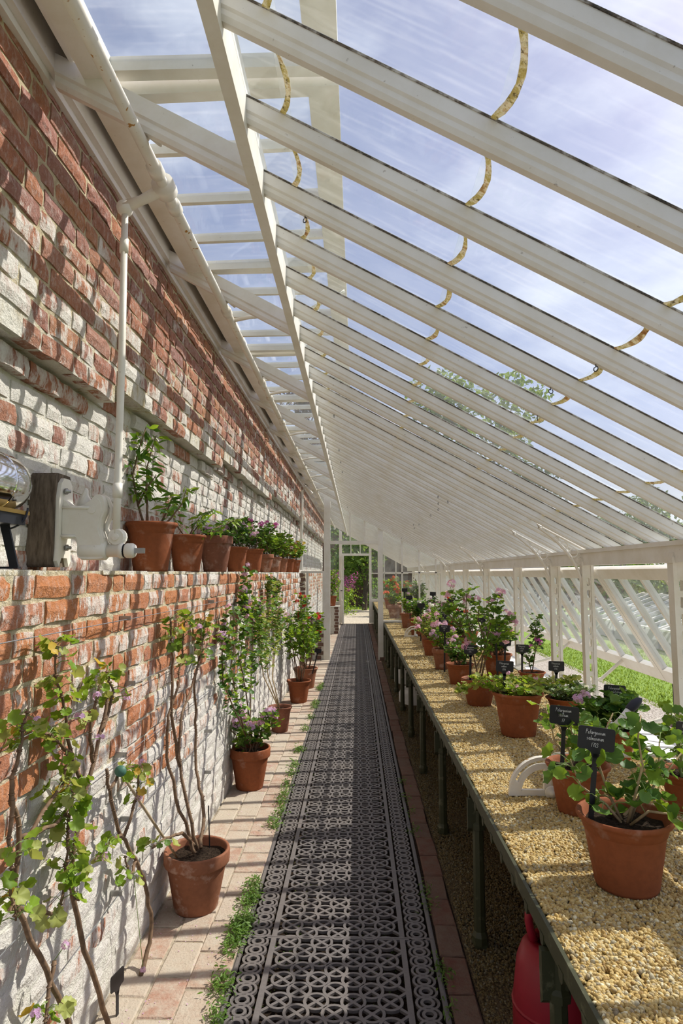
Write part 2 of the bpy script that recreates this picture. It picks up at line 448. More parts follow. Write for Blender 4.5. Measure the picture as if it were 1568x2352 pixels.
def brick_shape(L, seed, hh=.0635, depth=.05, rough=1.0):
    rg = random.Random(seed)
    ny, nz = (5, 3) if L > .15 else (3, 3)
    vs = []; fs = []
    for j in range(nz):
        for i in range(ny):
            e = (i in (0, ny - 1)) + (j in (0, nz - 1))
            x = rg.uniform(-.003, .003) * rough - (.0028 * e + rg.uniform(0, .0022) * e) * rough
            vs.append((x, -L / 2 + L * i / (ny - 1) + rg.uniform(-.0035, .0035) * rough, -hh / 2 + hh * j / (nz - 1) + rg.uniform(-.003, .003) * rough))
    for j in range(nz - 1):
        for i in range(ny - 1):
            q = j * ny + i
            fs.append((q, q + 1, q + ny + 1, q + ny))
    ring = [i for i in range(ny)] + [j * ny + ny - 1 for j in range(1, nz)] + [(nz - 1) * ny + i for i in range(ny - 2, -1, -1)] + [j * ny for j in range(nz - 2, 0, -1)]
    b = len(vs)
    for q in ring: vs.append((-depth, vs[q][1], vs[q][2]))
    n = len(ring)
    for k in range(n):
        fs.append((ring[(k + 1) % n], ring[k], b + k, b + (k + 1) % n))
    return vs, fs
NV = 14
def bare_brick(typ, i):
    me = BRICKS[typ, i][1].copy(); me.materials[0] = M['edging']; return me
BRICKS = {}
for typ, L in (('s', .2205), ('h', .1015)):
    for i in range(NV):
        vs, fs = brick_shape(L, 31 * i + (7 if typ == 's' else 900))
        mb = MB().add(vs, fs, (i * .37 + (.11 if typ == 'h' else 0)) % 1)
        BRICKS[typ, i] = (mb, mb.mesh('brick', M['brick'], False, True))

BARE = {k_: bare_brick(*k_) for k_ in BRICKS}
def lay(parent, courses, y0, y1, xfn, z0, seed, n_single=300, skip=None):
    """lays bricks course by course; the nearest n_single are objects, the rest one joined mesh"""
    rg = random.Random(seed); items = []
    for c in range(courses):
        z = z0 + (c + .5) * COURSE
        y = y0 + (.0 if c % 2 else -.167) + rg.uniform(-.02, .02)
        k = c
        while y < y1:
            typ = 's' if (k % 2 == 0) else 'h'
            if c % 5 == 3: typ = 's'
            L = .223 if typ == 's' else .104
            yc = y + L / 2
            y += L + .0115; k += 1
            if yc < y0 or (skip and skip(yc, z)): continue
            x = xfn(yc, z) + rg.uniform(-.0015, .003)
            d = math.sqrt(x * x + yc * yc + (z - H) ** 2)
            items.append((d, typ, rg.randrange(NV), Vector((x, yc, z + rg.uniform(-.003, .003))), rg.uniform(-.012, .012)))
    items.sort(key=lambda q: q[0])
    rest = MB()
    for i, (d, typ, vr, p, rt) in enumerate(items):
        Mx = Matrix.Translation(p) @ Matrix.Rotation(rt, 4, 'X')
        if i < n_single:
            put(BRICKS[typ, vr][1], 'brick', parent, Mx)
        else:
            src = BRICKS[typ, vr][0]
            rest.add([Mx @ Vector(q) for q in src.v], src.f, src.a[0])
            for k in range(len(src.v)): rest.a[-1 - k] = (src.a[0] + (i * .6180339) % 1) % 1
    if rest.n: rest.build('bricks', M['brick'], parent, False, True, 'stuff')

PY = 11.5          # the glazed partition
FY = 19.9          # the far end wall
LEND = 10.2        # where the ledge stops, short of the partition
wl_low = struct('wall_left_lower')
MB().box((-1.5, .2, -.1), (LX - .0085, LEND, H - .004)).box((-1.2, .2, -.1), (LX - .0055, LEND - .01, .62)).build('wall_core', M['mortar'], wl_low)
lay(wl_low, 20, 1.35, LEND, lambda y, z: LX, 0.0, 5)
cap = MB(); rg = random.Random(3); y = .3
while y < LEND:
    l = rg.uniform(.2, .34)
    cap.box((RX - .02, y, H - .006), (LX - rg.uniform(.0, .012), y + l - .004, H + rg.uniform(.002, .010))); y += l
cap.build('ledge_capping', M['mortar'], wl_low)
# brick pier where the ledge ends
MB().box((-1.2, PY - .65, 0), (-.892, PY - .4, H)).build('pier_core', M['mortar'], wl_low)
for i in range(20):
    for x in ((-1.0, -.94) if i % 2 else (-.985,)):
        put(BARE['h' if i % 2 else 's', (i * 3) % NV], 'brick', wl_low, Matrix.Translation((x + (.0 if i % 2 else -.012), PY - .655, (i + .5) * COURSE)) @ Matrix.Rotation(R(-90), 4, 'Z'))

wl_up = struct('wall_left')
core = MB().box((-1.6, .2, 0), (RX - .0085, FY + .1, 3.32))
ys = [.2, 2.55, 4.6, 7.4, FY]
for a_, b_ in zip(ys[:-1], ys[1:]):
    core.box((-1.3, a_, corbel(a_ + .01) + .006), (UX - .0085, b_, 3.32))
core.build('wall_core', M['mortar'], wl_up)
rg_c = random.Random(21)
def upper_face(y, z):
    c = corbel(y)
    if z > c: return UX - (.02 if z < c + COURSE and rg_c.random() < .22 else 0)
    if z > c - COURSE: return RX + rg_c.choice((.0, .012, .022, .03))
    return RX
lay(wl_up, 21, 1.45, FY, upper_face, H, 11)
lay_x = struct('wall_left_beyond')
MB().box((-1.3, PY, -.05), (-1.025, FY + .1, H)).build('wall_core', M['mortar'], lay_x)
lay(lay_x, 20, PY, FY, lambda y, z: -1.02, 0.0, 17, 0)

# ------------------------------------------------------------------ floor
floor = struct('floor')
MB().box((-1.6, -.5, -.14), (1.9, FY + .3, -.075)).build('earth', M['soil'], floor)
MB().box((-1.2, -.5, -.07), (-.497, FY, -.0045)).build('paving_bed', M['paverbed'], floor)
MB().box((.325, -.5, -.07), (.45, FY, -.012)).build('edging_bed', M['soil'], floor)
def slab_shape(sx, sy, seed, hz=.05):
    rg = random.Random(seed); vs = []
    for zz, ins in ((0, .005), (-.006, 0), (-hz, 0)):
        for px, py in ((-1, -1), (0, -1), (1, -1), (1, 0), (1, 1), (0, 1), (-1, 1), (-1, 0)):
            vs.append((px * (sx / 2 - ins) + rg.uniform(-.002, .002), py * (sy / 2 - ins) + rg.uniform(-.002, .002), zz + rg.uniform(-.001, .001)))
    fs = [tuple(range(8))]
    for r_ in range(2):
        for k in range(8):
            fs.append((r_ * 8 + (k + 1) % 8, r_ * 8 + k, r_ * 8 + 8 + k, r_ * 8 + 8 + (k + 1) % 8))
    return MB().add(vs, fs)
rg = random.Random(8)
INN = [slab_shape(.128, .222, 40 + i).mesh('paver', M['paver']) for i in range(6)]
OUT = [slab_shape(.150, .222, 60 + i).mesh('paver', M['paver']) for i in range(6)]
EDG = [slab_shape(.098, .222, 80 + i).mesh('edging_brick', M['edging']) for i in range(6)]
y = 1.7; row = 0
while y < FY - .2:
    put(rg.choice(OUT), 'paver', floor, Matrix.Translation((-.573 + rg.uniform(-.003, .003), y, rg.uniform(-.001, .0015))) @ Matrix.Rotation(rg.uniform(-.02, .02), 4, 'Z'))
    if y < 12.5:
        put(rg.choice(INN), 'paver', floor, Matrix.Translation((-.716 + rg.uniform(-.003, .003), y + .07, rg.uniform(-.001, .0015))))
        put(rg.choice(INN), 'paver', floor, Matrix.Translation((-.850, y - .05, rg.uniform(-.003, .003))))
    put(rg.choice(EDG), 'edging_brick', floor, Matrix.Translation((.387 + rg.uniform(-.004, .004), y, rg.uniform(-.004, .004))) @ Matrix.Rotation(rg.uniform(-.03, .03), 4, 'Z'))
    y += .231
MB().box((.44, -.5, -.07), (1.75, FY, -.006)).build('under_bench_ground', M['bed_shade'], floor)

# ------------------------------------------------------------------ iron floor grating
def grate_mesh():
    mb = MB(); T = -.011
    def ring(cx, cy, r0, r1, n, sy=1.0, z=0.0):
        vs = []; fs = []
        for k in range(n):
            t = 2 * math.pi * k / n
            c, s = math.cos(t), math.sin(t)
            vs += [(cx + r0 * c, cy + r0 * s * sy, z), (cx + r1 * c, cy + r1 * s * sy, z), (cx + r1 * c, cy + r1 * s * sy, T), (cx + r0 * c, cy + r0 * s * sy, T)]
        for k in range(n):
            a, b = 4 * k, 4 * ((k + 1) % n)
            fs += [(a, a + 1, b + 1, b), (a + 1, a + 2, b + 2, b + 1), (a + 3, a, b, b + 3)]
        mb.add(vs, fs)
    def bar(x0, y0, x1, y1, w_, z=-.0004):
        d = Vector((x1 - x0, y1 - y0)).normalized(); nx, ny = -d.y * w_ / 2, d.x * w_ / 2
        vs = [(x0 + nx, y0 + ny, z), (x0 - nx, y0 - ny, z), (x1 - nx, y1 - ny, z), (x1 + nx, y1 + ny, z)]
        vs += [(a, b, T) for a, b, _ in vs]
        mb.add(vs, [(0, 1, 2, 3), (0, 4, 5, 1), (3, 2, 6, 7), (1, 5, 6, 2), (0, 3, 7, 4)])
    s_x = lambda q: q
    W = .404; c = .0617; hx = .0675; L = 10 * c
    for s in (-1, 1):
        bar(s * (W - .007), 0, s * (W - .007), L, .014)
        bar(s * (W - .131), 0, s * (W - .131), L, .022)
        for k in range(10):
            cx = s * (W - .067)
            ring(cx, (k + .5) * c, .0355, .0455, 18, .92, -.0003 - .0003 * (k % 2))
            ring(cx, (k + .5) * c, .0155, .0272, 14, .95, -.0001)
    inner = W - .131
    for k in range(10):
        for i in range(-4, 5):
            if (i + k) % 2: continue
            cx = i * hx; cy = (k + .5) * c
            if abs(i) == 4: continue
            ring(cx, cy, .0372, .0480, 20, 1.0, -.00035 * (((i + 40) // 2 + k) % 3))
            for sx in (-1, 1):
                for sy in (-1, 1):
                    edge = abs(i + sx) == 4
                    f_ = 1.0 if edge else .5
                    ex = cx + sx * hx * f_; ey = cy + sy * c * f_
                    if ey < 0 or ey > L: ey = max(0, min(L, ey)); ex = cx + sx * hx * abs(ey - cy) / c
                    bar(cx, cy, ex, ey, .0118, -.0013 - .0003 * (1 + (sx == sy)))
    bar(-W, .004, W, .004, .009, -.0006); bar(-W, L - .004, W, L - .004, .009, -.0006)
    return mb.mesh('grate_panel', M['iron']), L
gmesh, GL = grate_mesh()
grate = thing('floor_grating', 'long run of patterned cast-iron floor grating panels along the aisle', 'grating', (-.0855, 1.62, 0))
k = 0
while 1.62 + k * GL < FY - .4:
    put(gmesh, 'grate_panel', grate, Matrix.Translation((0, k * GL, .004 * ((k * 7) % 3) / 3)))
    k += 1
kerb = MB().box((-.41, 0, -.06), (-.402, k * GL, -.004)).box((.402, 0, -.075), (.41, k * GL, -.004))
kerb.build('channel_edge', M['iron'], grate)

# ------------------------------------------------------------------ roof
C0, SL = 1.022, .55
EX = 1.60                                  # eave
PX0, PX1 = -.322, -.288                    # purlin
def under(x): return H + C0 - SL * x       # underside of the rafters
S0, SP = 1.87, .31
ang = math.atan(SL); ca = math.cos(ang)
ceil = struct('ceiling')
def rafter_mesh(x0, x1, name, wd=.041, dp=.074):
    prof = [(-wd / 2, dp), (-wd / 2, dp * .42), (-wd * .37, dp * .34), (-wd * .37, dp * .16), (-wd * .22, 0), (wd * .22, 0), (wd * .37, dp * .16), (wd * .37, dp * .34), (wd / 2, dp * .42), (wd / 2, dp)]
    vs = []; n = len(prof)
    for x in (x0, x1):
        for yy, zz in prof: vs.append((x, yy, C0 - SL * x + zz))
    fs = [tuple(range(n)), tuple(range(2 * n - 1, n - 1, -1))] + [((i + 1) % n, i, n + i, n + (i + 1) % n) for i in range(n)]
    return MB().add(vs, fs).mesh(name, M['white'])
raf_short = rafter_mesh(PX1, EX + .06, 'rafter')
raf_long = rafter_mesh(PX0 + .01, -.962, 'rafter', .050, .105)
GZ = .072                                  # glass sits this far above the underside
laps = [-.19, .285, .775, 1.27]
edges = [PX1 + .0] + laps + [EX + .07]
pane_m = []
for i in range(5):
    x0, x1 = edges[i], edges[i + 1] + (.02 if i < 4 else 0)
    z0_, z1_ = C0 - SL * x0 + GZ - .004 + .0, C0 - SL * x1 + GZ + (.004 if i < 4 else 0)
    vs = [(x0, -.144, z0_), (x1, -.144, z1_), (x1, .144, z1_), (x0, .144, z0_)]
    vs += [(a, b, c + .003) for a, b, c in vs]
    pane_m.append(MB().add(vs, [(0, 3, 2, 1), (4, 5, 6, 7), (0, 1, 5, 4), (1, 2, 6, 5), (2, 3, 7, 6), (3, 0, 4, 7)]).mesh('pane', M['glass']))
lap_m = []
for i, lx in enumerate(laps):
    for vv in range(3):
        rg = random.Random(i * 10 + vv); vs = []; n = 10
        for k in range(n + 1):
            t = k / n * 2 - 1
            xx = lx + .035 * (1 - t * t) * (1 if i < 2 else .8) - .012 + .01 * t
            wd = rg.uniform(.0045, .0085)
            for s in (-wd, wd):
                vs.append((xx + s, t * .133, C0 - SL * (xx + s) + GZ - .005))
            for s in (-wd, wd):
                vs.append((xx + s, t * .133, C0 - SL * (xx + s) + GZ - .0015))
        fs = []
        for k in range(n):
            b = 4 * k
            fs += [(b, b + 1, b + 5, b + 4), (b + 2, b + 6, b + 7, b + 3), (b, b + 4, b + 6, b + 2), (b + 1, b + 3, b + 7, b + 5)]
        lap_m.append(MB().add(vs, fs).mesh('glass_lap', M['moss']))
K0 = -5; K1 = int((FY - S0) / SP)
rg = random.Random(12)
putty_m = MB().add([(PX1, -.0225, C0 - SL * PX1 + .066), (EX + .06, -.0225, C0 - SL * (EX + .06) + .066), (EX + .06, -.0195, C0 - SL * (EX + .06) + .066), (PX1, -.0195, C0 - SL * PX1 + .066), (PX1, -.0225, C0 - SL * PX1 + .0715), (EX + .06, -.0225, C0 - SL * (EX + .06) + .0715), (EX + .06, -.0195, C0 - SL * (EX + .06) + .0715), (PX1, -.0195, C0 - SL * PX1 + .0715)], [(0, 3, 2, 1), (4, 5, 6, 7), (0, 1, 5, 4), (1, 2, 6, 5), (2, 3, 7, 6), (3, 0, 4, 7)]).mesh('putty_line', M['putty'])
hook_m = MB().tube([(.008 * math.cos(t), 0, .008 * math.sin(t) - .016) for t in [R(90 + 36 * i) for i in range(10)]], .0016, 5).tube([(0, 0, .0), (0, 0, -.012)], .0016, 5).mesh('hook', M['chromeblack'])
for k in range(K0, K1 + 1):
    Y = S0 + SP * k
    put(raf_short, 'rafter', ceil, Matrix.Translation((0, Y, H)))
    if .9 < Y < 9: put(putty_m, 'putty_line', ceil, Matrix.Translation((0, Y, H)))
    if k % 4 == 0: put(raf_long, 'rafter', ceil, Matrix.Translation((0, Y, H)))
    if Y + SP < FY:
        for i in range(5): put(pane_m[i], 'pane', ceil, Matrix.Translation((0, Y + SP / 2, H)))
    if Y < 9:
        for i in range(4): put(lap_m[i * 3 + rg.randrange(3)], 'glass_lap', ceil, Matrix.Translation((0, Y + SP / 2, H)))
    if 1.5 < Y < 11:
        for hx_ in ((-.16, .72) if k % 2 == 0 else (.68, .76)):
            if rg.random() < .35: put(hook_m, 'hook', ceil, Matrix.Translation((hx_, Y, H + C0 - SL * hx_ + .002)) @ Matrix.Rotation(rg.uniform(0, 3), 4, 'Z'))
MB().box((PX0, -.6, H + 1.150), (PX1, FY, H + 1.300)).build('purlin', M['white'], ceil)
MB().box((-1.14, -.6, H + 1.572), (-.985, FY, H + 1.60)).box((-1.14, -.6, H + 1.60), (-.962, FY, H + 1.80)).build('wall_plate', M['white'], ceil)
MB().box((-1.2, -.6, H + 1.80), (-.895, FY, H + 1.825)).box((-.915, -.6, H + 1.625), (-.895, FY, H + 1.80)).build('capping_and_light_stop', M['white'], ceil)  # capping board, plus an added upright that keeps sunlight out of the cavity
eb = MB().box((EX - .035, -.6, H + .052), (EX + .05, FY, H + .148)).box((EX - .045, -.6, H + .136), (EX + .06, FY, H + .160))
eb.build('eave_beam', M['white'], ceil)

# opened roof vents, each hinged by the wall plate and lying near level
vz = H + 1.56
bays = []
k = -4
while S0 + SP * (k + 4) < FY:
    bays.append(S0 + SP * k); k += 4
VX0, VX1 = -.865, -.055
wn_ = 0
def vframe():
    fr = MB(); W_ = SP * 4 - .012
    fr.box((VX0, .006, .0), (VX0 + .095, W_, .05))
    fr.box((VX1 - .10, .006, .0), (VX1, W_, .042))
    fr.box((VX0 + .095, .006, .0), (VX1 - .10, .050, .048)); fr.box((VX0 + .095, W_ - .044, .0), (VX1 - .10, W_, .048))
    return fr.mesh('sash_frame', M['white'])
vfm = vframe()
vbar = MB().box((VX0 + .09, -.011, .004), (VX1 - .095, .011, .044)).mesh('glazing_bar', M['white'])
vpane = MB().box((VX0 + .08, -.139, .030), (VX1 - .09, .139, .034)).mesh('pane', M['glass'])
rg = random.Random(2)
for Y in bays:
    wn_ += 1
    w_ = struct('window_%d' % wn_)
    w_.location = (0, Y, vz + rg.uniform(-.008, .008)); w_.rotation_euler = (0, R(-1.0 + rg.uniform(-.8, .8)), 0)
    put(vfm, 'sash_frame', w_)
    for j in range(1, 4): put(vbar, 'glazing_bar', w_, Matrix.Translation((0, j * SP, 0)))
    for j in range(4): put(vpane, 'pane', w_, Matrix.Translation((0, (j + .5) * SP, 0)))

# ------------------------------------------------------------------ right side: cast posts, sill, hopper sashes
wr = struct('wall_right')
SILL = .60
MB().box((1.50, -.5, -.1), (1.86, FY, SILL - .07)).build('low_wall', M['brick'], wr, False, True)
def slotcell(mb, x, y, z, w_, h_, hw, hh_, dpt, n=16):
    """a rectangular piece of plate with an upright oval slot through it"""
    out = []; inn = []
    for k in range(n):
        t = 2 * math.pi * k / n
        c, s = math.cos(t), math.sin(t)
        m = max(abs(c) / (w_ / 2), abs(s) / (h_ / 2)); out.append((c / m, s / m))
        r_ = hw / 2; yy = s * r_ + (hh_ / 2 - r_) * (1 if s > 0 else -1 if s < 0 else 0); inn.append((c * r_, yy))
    vs = []
    for (a, b), (e, f) in zip(out, inn):
        vs += [(x + a, y, z + b), (x + e, y, z + f), (x + e, y + dpt, z + f), (x + a, y + dpt, z + b)]
    fs = []
    for k in range(n):
        a, b = 4 * k, 4 * ((k + 1) % n)
        fs += [(a, b, b + 1, a + 1), (a + 1, b + 1, b + 2, a + 2), (a + 3, a + 2, b + 2, b + 3)]
    mb.add(vs, fs)
def post_mesh():
    mb = MB(); top = H + .10; z = SILL + .10
    for s in (-1, 1): mb.box((s * .029 - .010, -.006, SILL), (s * .029 + .010, .052, top))
    mb.box((-.045, -.018, SILL), (.045, .06, SILL + .03)).box((-.039, -.010, SILL + .03), (.039, .054, SILL + .06))
    mb.box((-.019, .0, SILL + .06), (.019, .014, SILL + .10))
    n = int((top - .06 - z) / .083)
    for i in range(n): slotcell(mb, 0, 0, z + (i + .5) * .083, .040, .083, .021, .056, .014)
    mb.box((-.019, .0, z + n * .083), (.019, .014, top)); mb.box((-.044, -.012, top - .05), (.044, .06, top - .02))
    return mb.mesh('post', M['white_iron'])
pm = post_mesh()
def bracket_mesh():
    mb = MB()
    arc = bez((-.035, .02, H - .10), (-.05, .02, H + .13), (-.32, .02, H + .315), 12)
    mb.tube(arc, .011, 6)
    mb.tube([(-.32, .02, H + .315), (-.33, .02, H + .335), (-.31, .02, H + .32)], .014, 6)
    mb.tube([(-.30, .02, H + .318), (.0, .02, H + .155)], .009, 6)
    for cx, cz, r_ in ((-.045, H + .085, .022), (-.085, H + .14, .03), (-.15, H + .19, .026), (-.205, H + .232, .019), (-.02, H + .03, .014), (-.03, H + .125, .018)):
        mb.tube([(cx + r_ * math.cos(t), .02, cz + r_ * math.sin(t)) for t in [2 * math.pi * i / 10 for i in range(10)] + [0]], .005, 5)
    return mb.mesh('scroll_bracket', M['white_iron'])
bm_ = bracket_mesh()
PXc = 1.595
for yy, br in ((1.9, 0), (3.17, 0), (4.43, 1), (5.15, 1), (6.33, 0), (7.85, 1), (9.35, 0), (10.7, 1), (12.6, 0), (14.4, 1), (16.2, 0), (18, 0)):
    p_ = put(pm, 'post', wr, Matrix.Translation((PXc, yy, 0)))
    if br: put(bm_, 'scroll_bracket', p_)
sl = [MB().add([(1.515, 0, SILL), (1.86, 0, SILL - .035), (1.86, L_, SILL - .035), (1.515, L_, SILL), (1.515, 0, SILL - .06), (1.86, 0, SILL - .09), (1.86, L_, SILL - .09), (1.515, L_, SILL - .06)],
     [(0, 1, 2, 3), (7, 6, 5, 4), (4, 5, 1, 0), (5, 6, 2, 1), (6, 7, 3, 2), (7, 4, 0, 3)]).mesh('sill_board', M['sill']) for L_ in (.61, .61)]
k = 0
while .2 + k * .62 < FY - .6:
    put(sl[k % 2], 'sill_board', wr, Matrix.Translation((0, .2 + k * .62, .002 * (k % 3)))); k += 1
MB().tube([(1.497, .2, SILL + .012), (1.497, FY, SILL + .012)], .022, 10).build('sill_rail', M['sill'], wr, True)
jn = MB()
for k in range(14): jn.tube([(1.497, 1.1 + k * 1.24, SILL + .012), (1.497, 1.19 + k * 1.24, SILL + .012)], .028, 10)
jn.build('rail_collars', M['sill'], wr, True)

sa, SLn = R(31), .887
SX, SZ = 1.665, H + .035
sd = Vector((math.sin(sa), 0, -math.cos(sa)))
MS = Matrix(((sd.x, 0, math.cos(sa), SX), (0, 1, 0, 0), (sd.z, 0, math.sin(sa), SZ), (0, 0, 0, 1)))   # local x runs down the sash
sfr = MB(); W_ = SP * 4 - .01
sfr.box((0, .0, -.022), (.075, W_, .022)).box((SLn - .10, .0, -.022), (SLn, W_, .022)).box((.075, 0, -.022), (SLn - .10, .05, .022)).box((.075, W_ - .05, -.022), (SLn - .10, W_, .022))
sfm = sfr.mesh('sash_frame', M['white'])
sbar = MB().box((.07, -.013, -.02), (SLn - .09, .013, .02)).mesh('glazing_bar', M['white'])
spane = MB().box((.07, -.142, -.002), (SLn - .09, .142, .002)).mesh('pane', M['glass'])
for i, Y in enumerate(bays[1:]):
    wn_ += 1
    w_ = struct('window_%d' % wn_); w_.matrix_world = Matrix.Translation((0, Y + .1, 0)) @ MS
    put(sfm, 'sash_frame', w_)
    for j in range(1, 4): put(sbar, 'glazing_bar', w_, Matrix.Translation((0, j * SP, 0)))
    for j in range(4): put(spane, 'pane', w_, Matrix.Translation((0, (j + .5) * SP - (.005), 0)))
    end = Vector((SX, 0, SZ)) + sd * (SLn - .06)
    yb = Y + .1 + .62
    st = MB().tube([(1.53, yb, SILL + .03), (1.9, yb, SILL + .13), (end.x - .02, yb, end.z - .0), (end.x + .015, yb, end.z - .06)], .013, 6)
    st.build('stay', M['white_iron'], w_).matrix_parent_inverse = w_.matrix_world.inverted()

# ------------------------------------------------------------------ partition across the house
wp = struct('wall_partition')
def roofz(x): return under(x) + .02
def post(mb, x0, x1, z0, z1a, z1b=None, y=PY, d=.07):
    z1b = z1a if z1b is None else z1b
    mb.add([(x0, y, z0), (x1, y, z0), (x1, y + d, z0), (x0, y + d, z0), (x0, y, z1a), (x1, y, z1b), (x1, y + d, z1b), (x0, y + d, z1a)],
           [(0, 3, 2, 1), (4, 5, 6, 7), (0, 1, 5, 4), (1, 2, 6, 5), (2, 3, 7, 6), (3, 0, 4, 7)])
    return mb
post(MB(), -.605, -.490, 0, roofz(-.605), roofz(-.49)).build('door_post', M['white'], wp)
post(MB(), .375, .467, 0, roofz(.375), roofz(.467)).build('door_post', M['white'], wp)
post(MB(), -.49, .375, 2.075, 2.135).build('lintel', M['white'], wp)
for x in (-.14, .125): post(MB(), x, x + .025, 2.135, roofz(x), roofz(x + .025), PY + .01, .045).build('mullion', M['white'], wp)
for x in (.80, 1.11, 1.41): post(MB(), x, x + .028, .70, roofz(x), roofz(x + .028), PY + .01, .045).build('mullion', M['white'], wp)
post(MB(), .467, 1.56, .665, .70).build('rail', M['white'], wp); post(MB(), .467, 1.56, 1.545, 1.565, None, PY + .01, .04).build('rail', M['white'], wp)
post(MB(), -1.02, -.605, 1.545, 1.585).build('rail', M['white'], wp); post(MB(), -.95, -.605, .70, .78).build('rail', M['white'], wp)
post(MB(), -.95, -.885, .78, 1.545).build('stile', M['white'], wp); post(MB(), -.628, -.605, .78, 1.545).build('stile', M['white'], wp)
post(MB(), 1.50, 1.60, .60, roofz(1.5), roofz(1.6)).build('end_post', M['white'], wp)
MB().box((-.95, PY + .018, 0), (-.605, PY + .12, .70)).build('low_wall_core', M['mortar'], wp)
lowb = [(x, z) for z in [i * .0775 + .039 for i in range(9)] for x in (-.86, -.70)]
for i, (x, z) in enumerate(lowb):
    put(BARE['h', i % NV], 'brick', wp, Matrix.Translation((x + (.04 if i // 2 % 2 else 0), PY + .005, z)) @ Matrix.Rotation(R(-90), 4, 'Z'))
def pane(x0, x1, z0, a, b, y=PY + .03, par=wp):
    post(MB(), x0, x1, z0, a, b, y, .004).build('pane', M['glass'], par)
pane(-.49, -.14, 2.135, roofz(-.49), roofz(-.14)); pane(-.115, .125, 2.135, roofz(-.115), roofz(.125)); pane(.15, .375, 2.135, roofz(.15), roofz(.375))
for x0, x1 in ((.467, .80), (.828, 1.11), (1.138, 1.41), (1.438, 1.5)):
    pane(x0, x1, .70, 1.545, 1.545); pane(x0, x1, 1.565, roofz(x0), roofz(x1))
pane(-.885, -.628, .78, 1.545, 1.545); pane(-1.0, -.605, 1.585, roofz(-1.0), roofz(-.605))
MB().box((.40, PY - .02, -.01), (.50, PY + .09, .05)).build('plinth_block', M['edging'], wp)
# white downpipe by the end of the ledge
MB().tube([(-.985, PY - .35, H + .05), (-.985, PY - .35, H + 1.45), (-.92, PY - .35, H + 1.53), (-.80, PY - .35, H + 1.40)], .03, 8).build('down_rod', M['white_iron'], wp)

# ------------------------------------------------------------------ far end wall and door
wf = struct('wall_far')
for x0, x1, z1 in ((-.57, -.48, 2.44), (.37, .45, 2.44)):
    post(MB(), x0, x1, 0, roofz(x0), roofz(x1), FY).build('door_post', M['white'], wf)
post(MB(), -.48, .37, 2.09, 2.16, None, FY).build('transom', M['white'], wf); post(MB(), -.48, .37, 2.44, 2.50, None, FY).build('lintel', M['white'], wf)
for x in (-.21, .08): post(MB(), x, x + .03, 2.16, 2.44, None, FY + .01, .04).build('mullion', M['white'], wf)
for x0, x1 in ((-.48, -.21), (-.18, .08), (.11, .37)): pane(x0, x1, 2.16, 2.44, None, FY + .03, wf)
pane(-.48, .37, 2.50, roofz(-.48), roofz(.37), FY + .03, wf)
post(MB(), .45, 1.6, .66, .74, None, FY).build('rail', M['white'], wf); post(MB(), .45, 1.6, 1.52, 1.55, None, FY).build('rail', M['white'], wf)
MB().box((.45, FY, 0), (1.6, FY + .15, .66)).build('low_wall', M['mortar'], wf); MB().box((-1.05, FY, 0), (-.57, FY + .15, .66)).build('low_wall', M['mortar'], wf)
for x in (.83, 1.2): post(MB(), x, x + .03, .74, roofz(x), roofz(x + .03), FY, .04).build('mullion', M['white'], wf)
for x0, x1 in ((.45, .83), (.86, 1.2), (1.23, 1.58)): pane(x0, x1, .74, roofz(x0), roofz(x1), FY + .03, wf)
pane(-1.0, -.57, .66, roofz(-1.0), roofz(-.57), FY + .03, wf)
door = struct('door_1', (-.475, FY - .02, .02))
door.rotation_euler = (0, 0, R(-86))
dl = MB().box((0, -.02, 0), (.09, .02, 2.05)).box((.70, -.02, 0), (.80, .02, 2.05)).box((.09, -.02, 0), (.70, .02, .70)).box((.09, -.02, 1.95), (.70, .02, 2.05)).box((.09, -.016, 1.30), (.70, .016, 1.34))
dl.build('door_leaf', M['white'], door); MB().box((.09, -.003, .70), (.70, .003, 1.95)).build('pane', M['glass'], door)
MB().tube([(.75, -.02, 1.0), (.75, -.06, 1.0)], .012, 8).lathe([(.0, 0), (.025, .005), (.028, .02), (.0, .03)], 10, (.75, -.06, .985)).build('door_handle', M['chromeblack'], door)

# ------------------------------------------------------------------ outdoors
GZ0 = .15
gnd = struct('ground')
MB().box((-40, FY + .2, -.3), (60, 90, -.03)).box((3.2, -30, -.3), (60, FY + .2, GZ0 - .02)).build('lawn', M['grass'], gnd)
MB().box((1.86, -10, -.3), (3.25, FY + 4, GZ0 - .01)).build('gravel_path', M['path'], gnd)
MB().box((-.75, FY, -.25), (.75, FY + 7.5, -.02)).build('garden_path', M['buff'], gnd)
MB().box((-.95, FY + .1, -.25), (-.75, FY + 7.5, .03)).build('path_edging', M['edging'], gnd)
# grass blades of the lawn near the sashes
rng = np.random.default_rng(4)
N = 16000
gx = 3.15 + rng.random(N) ** 1.5 * 2.35
gy = 2.0 + rng.random(N) * 11
th_ = rng.random(N) * 6.283; hh_ = .018 + rng.random(N) * .028
dx, dy = np.cos(th_) * .006, np.sin(th_) * .006
lean = rng.normal(0, .02, (N, 2))
V = np.stack([np.stack([gx - dx, gy - dy, np.full(N, GZ0 - .02)], 1), np.stack([gx + dx, gy + dy, np.full(N, GZ0 - .02)], 1), np.stack([gx + lean[:, 0], gy + lean[:, 1], GZ0 - .02 + hh_], 1)], 1).reshape(-1, 3)
F = np.arange(3 * N).reshape(N, 3)
o = put(np_mesh('grass', V, F, M['L_blade'], False, np.repeat(rng.random(N), 3)), 'grass')
tag(o, 'bright green mown grass beyond the path outside the open side windows', 'grass', None, 'stuff')

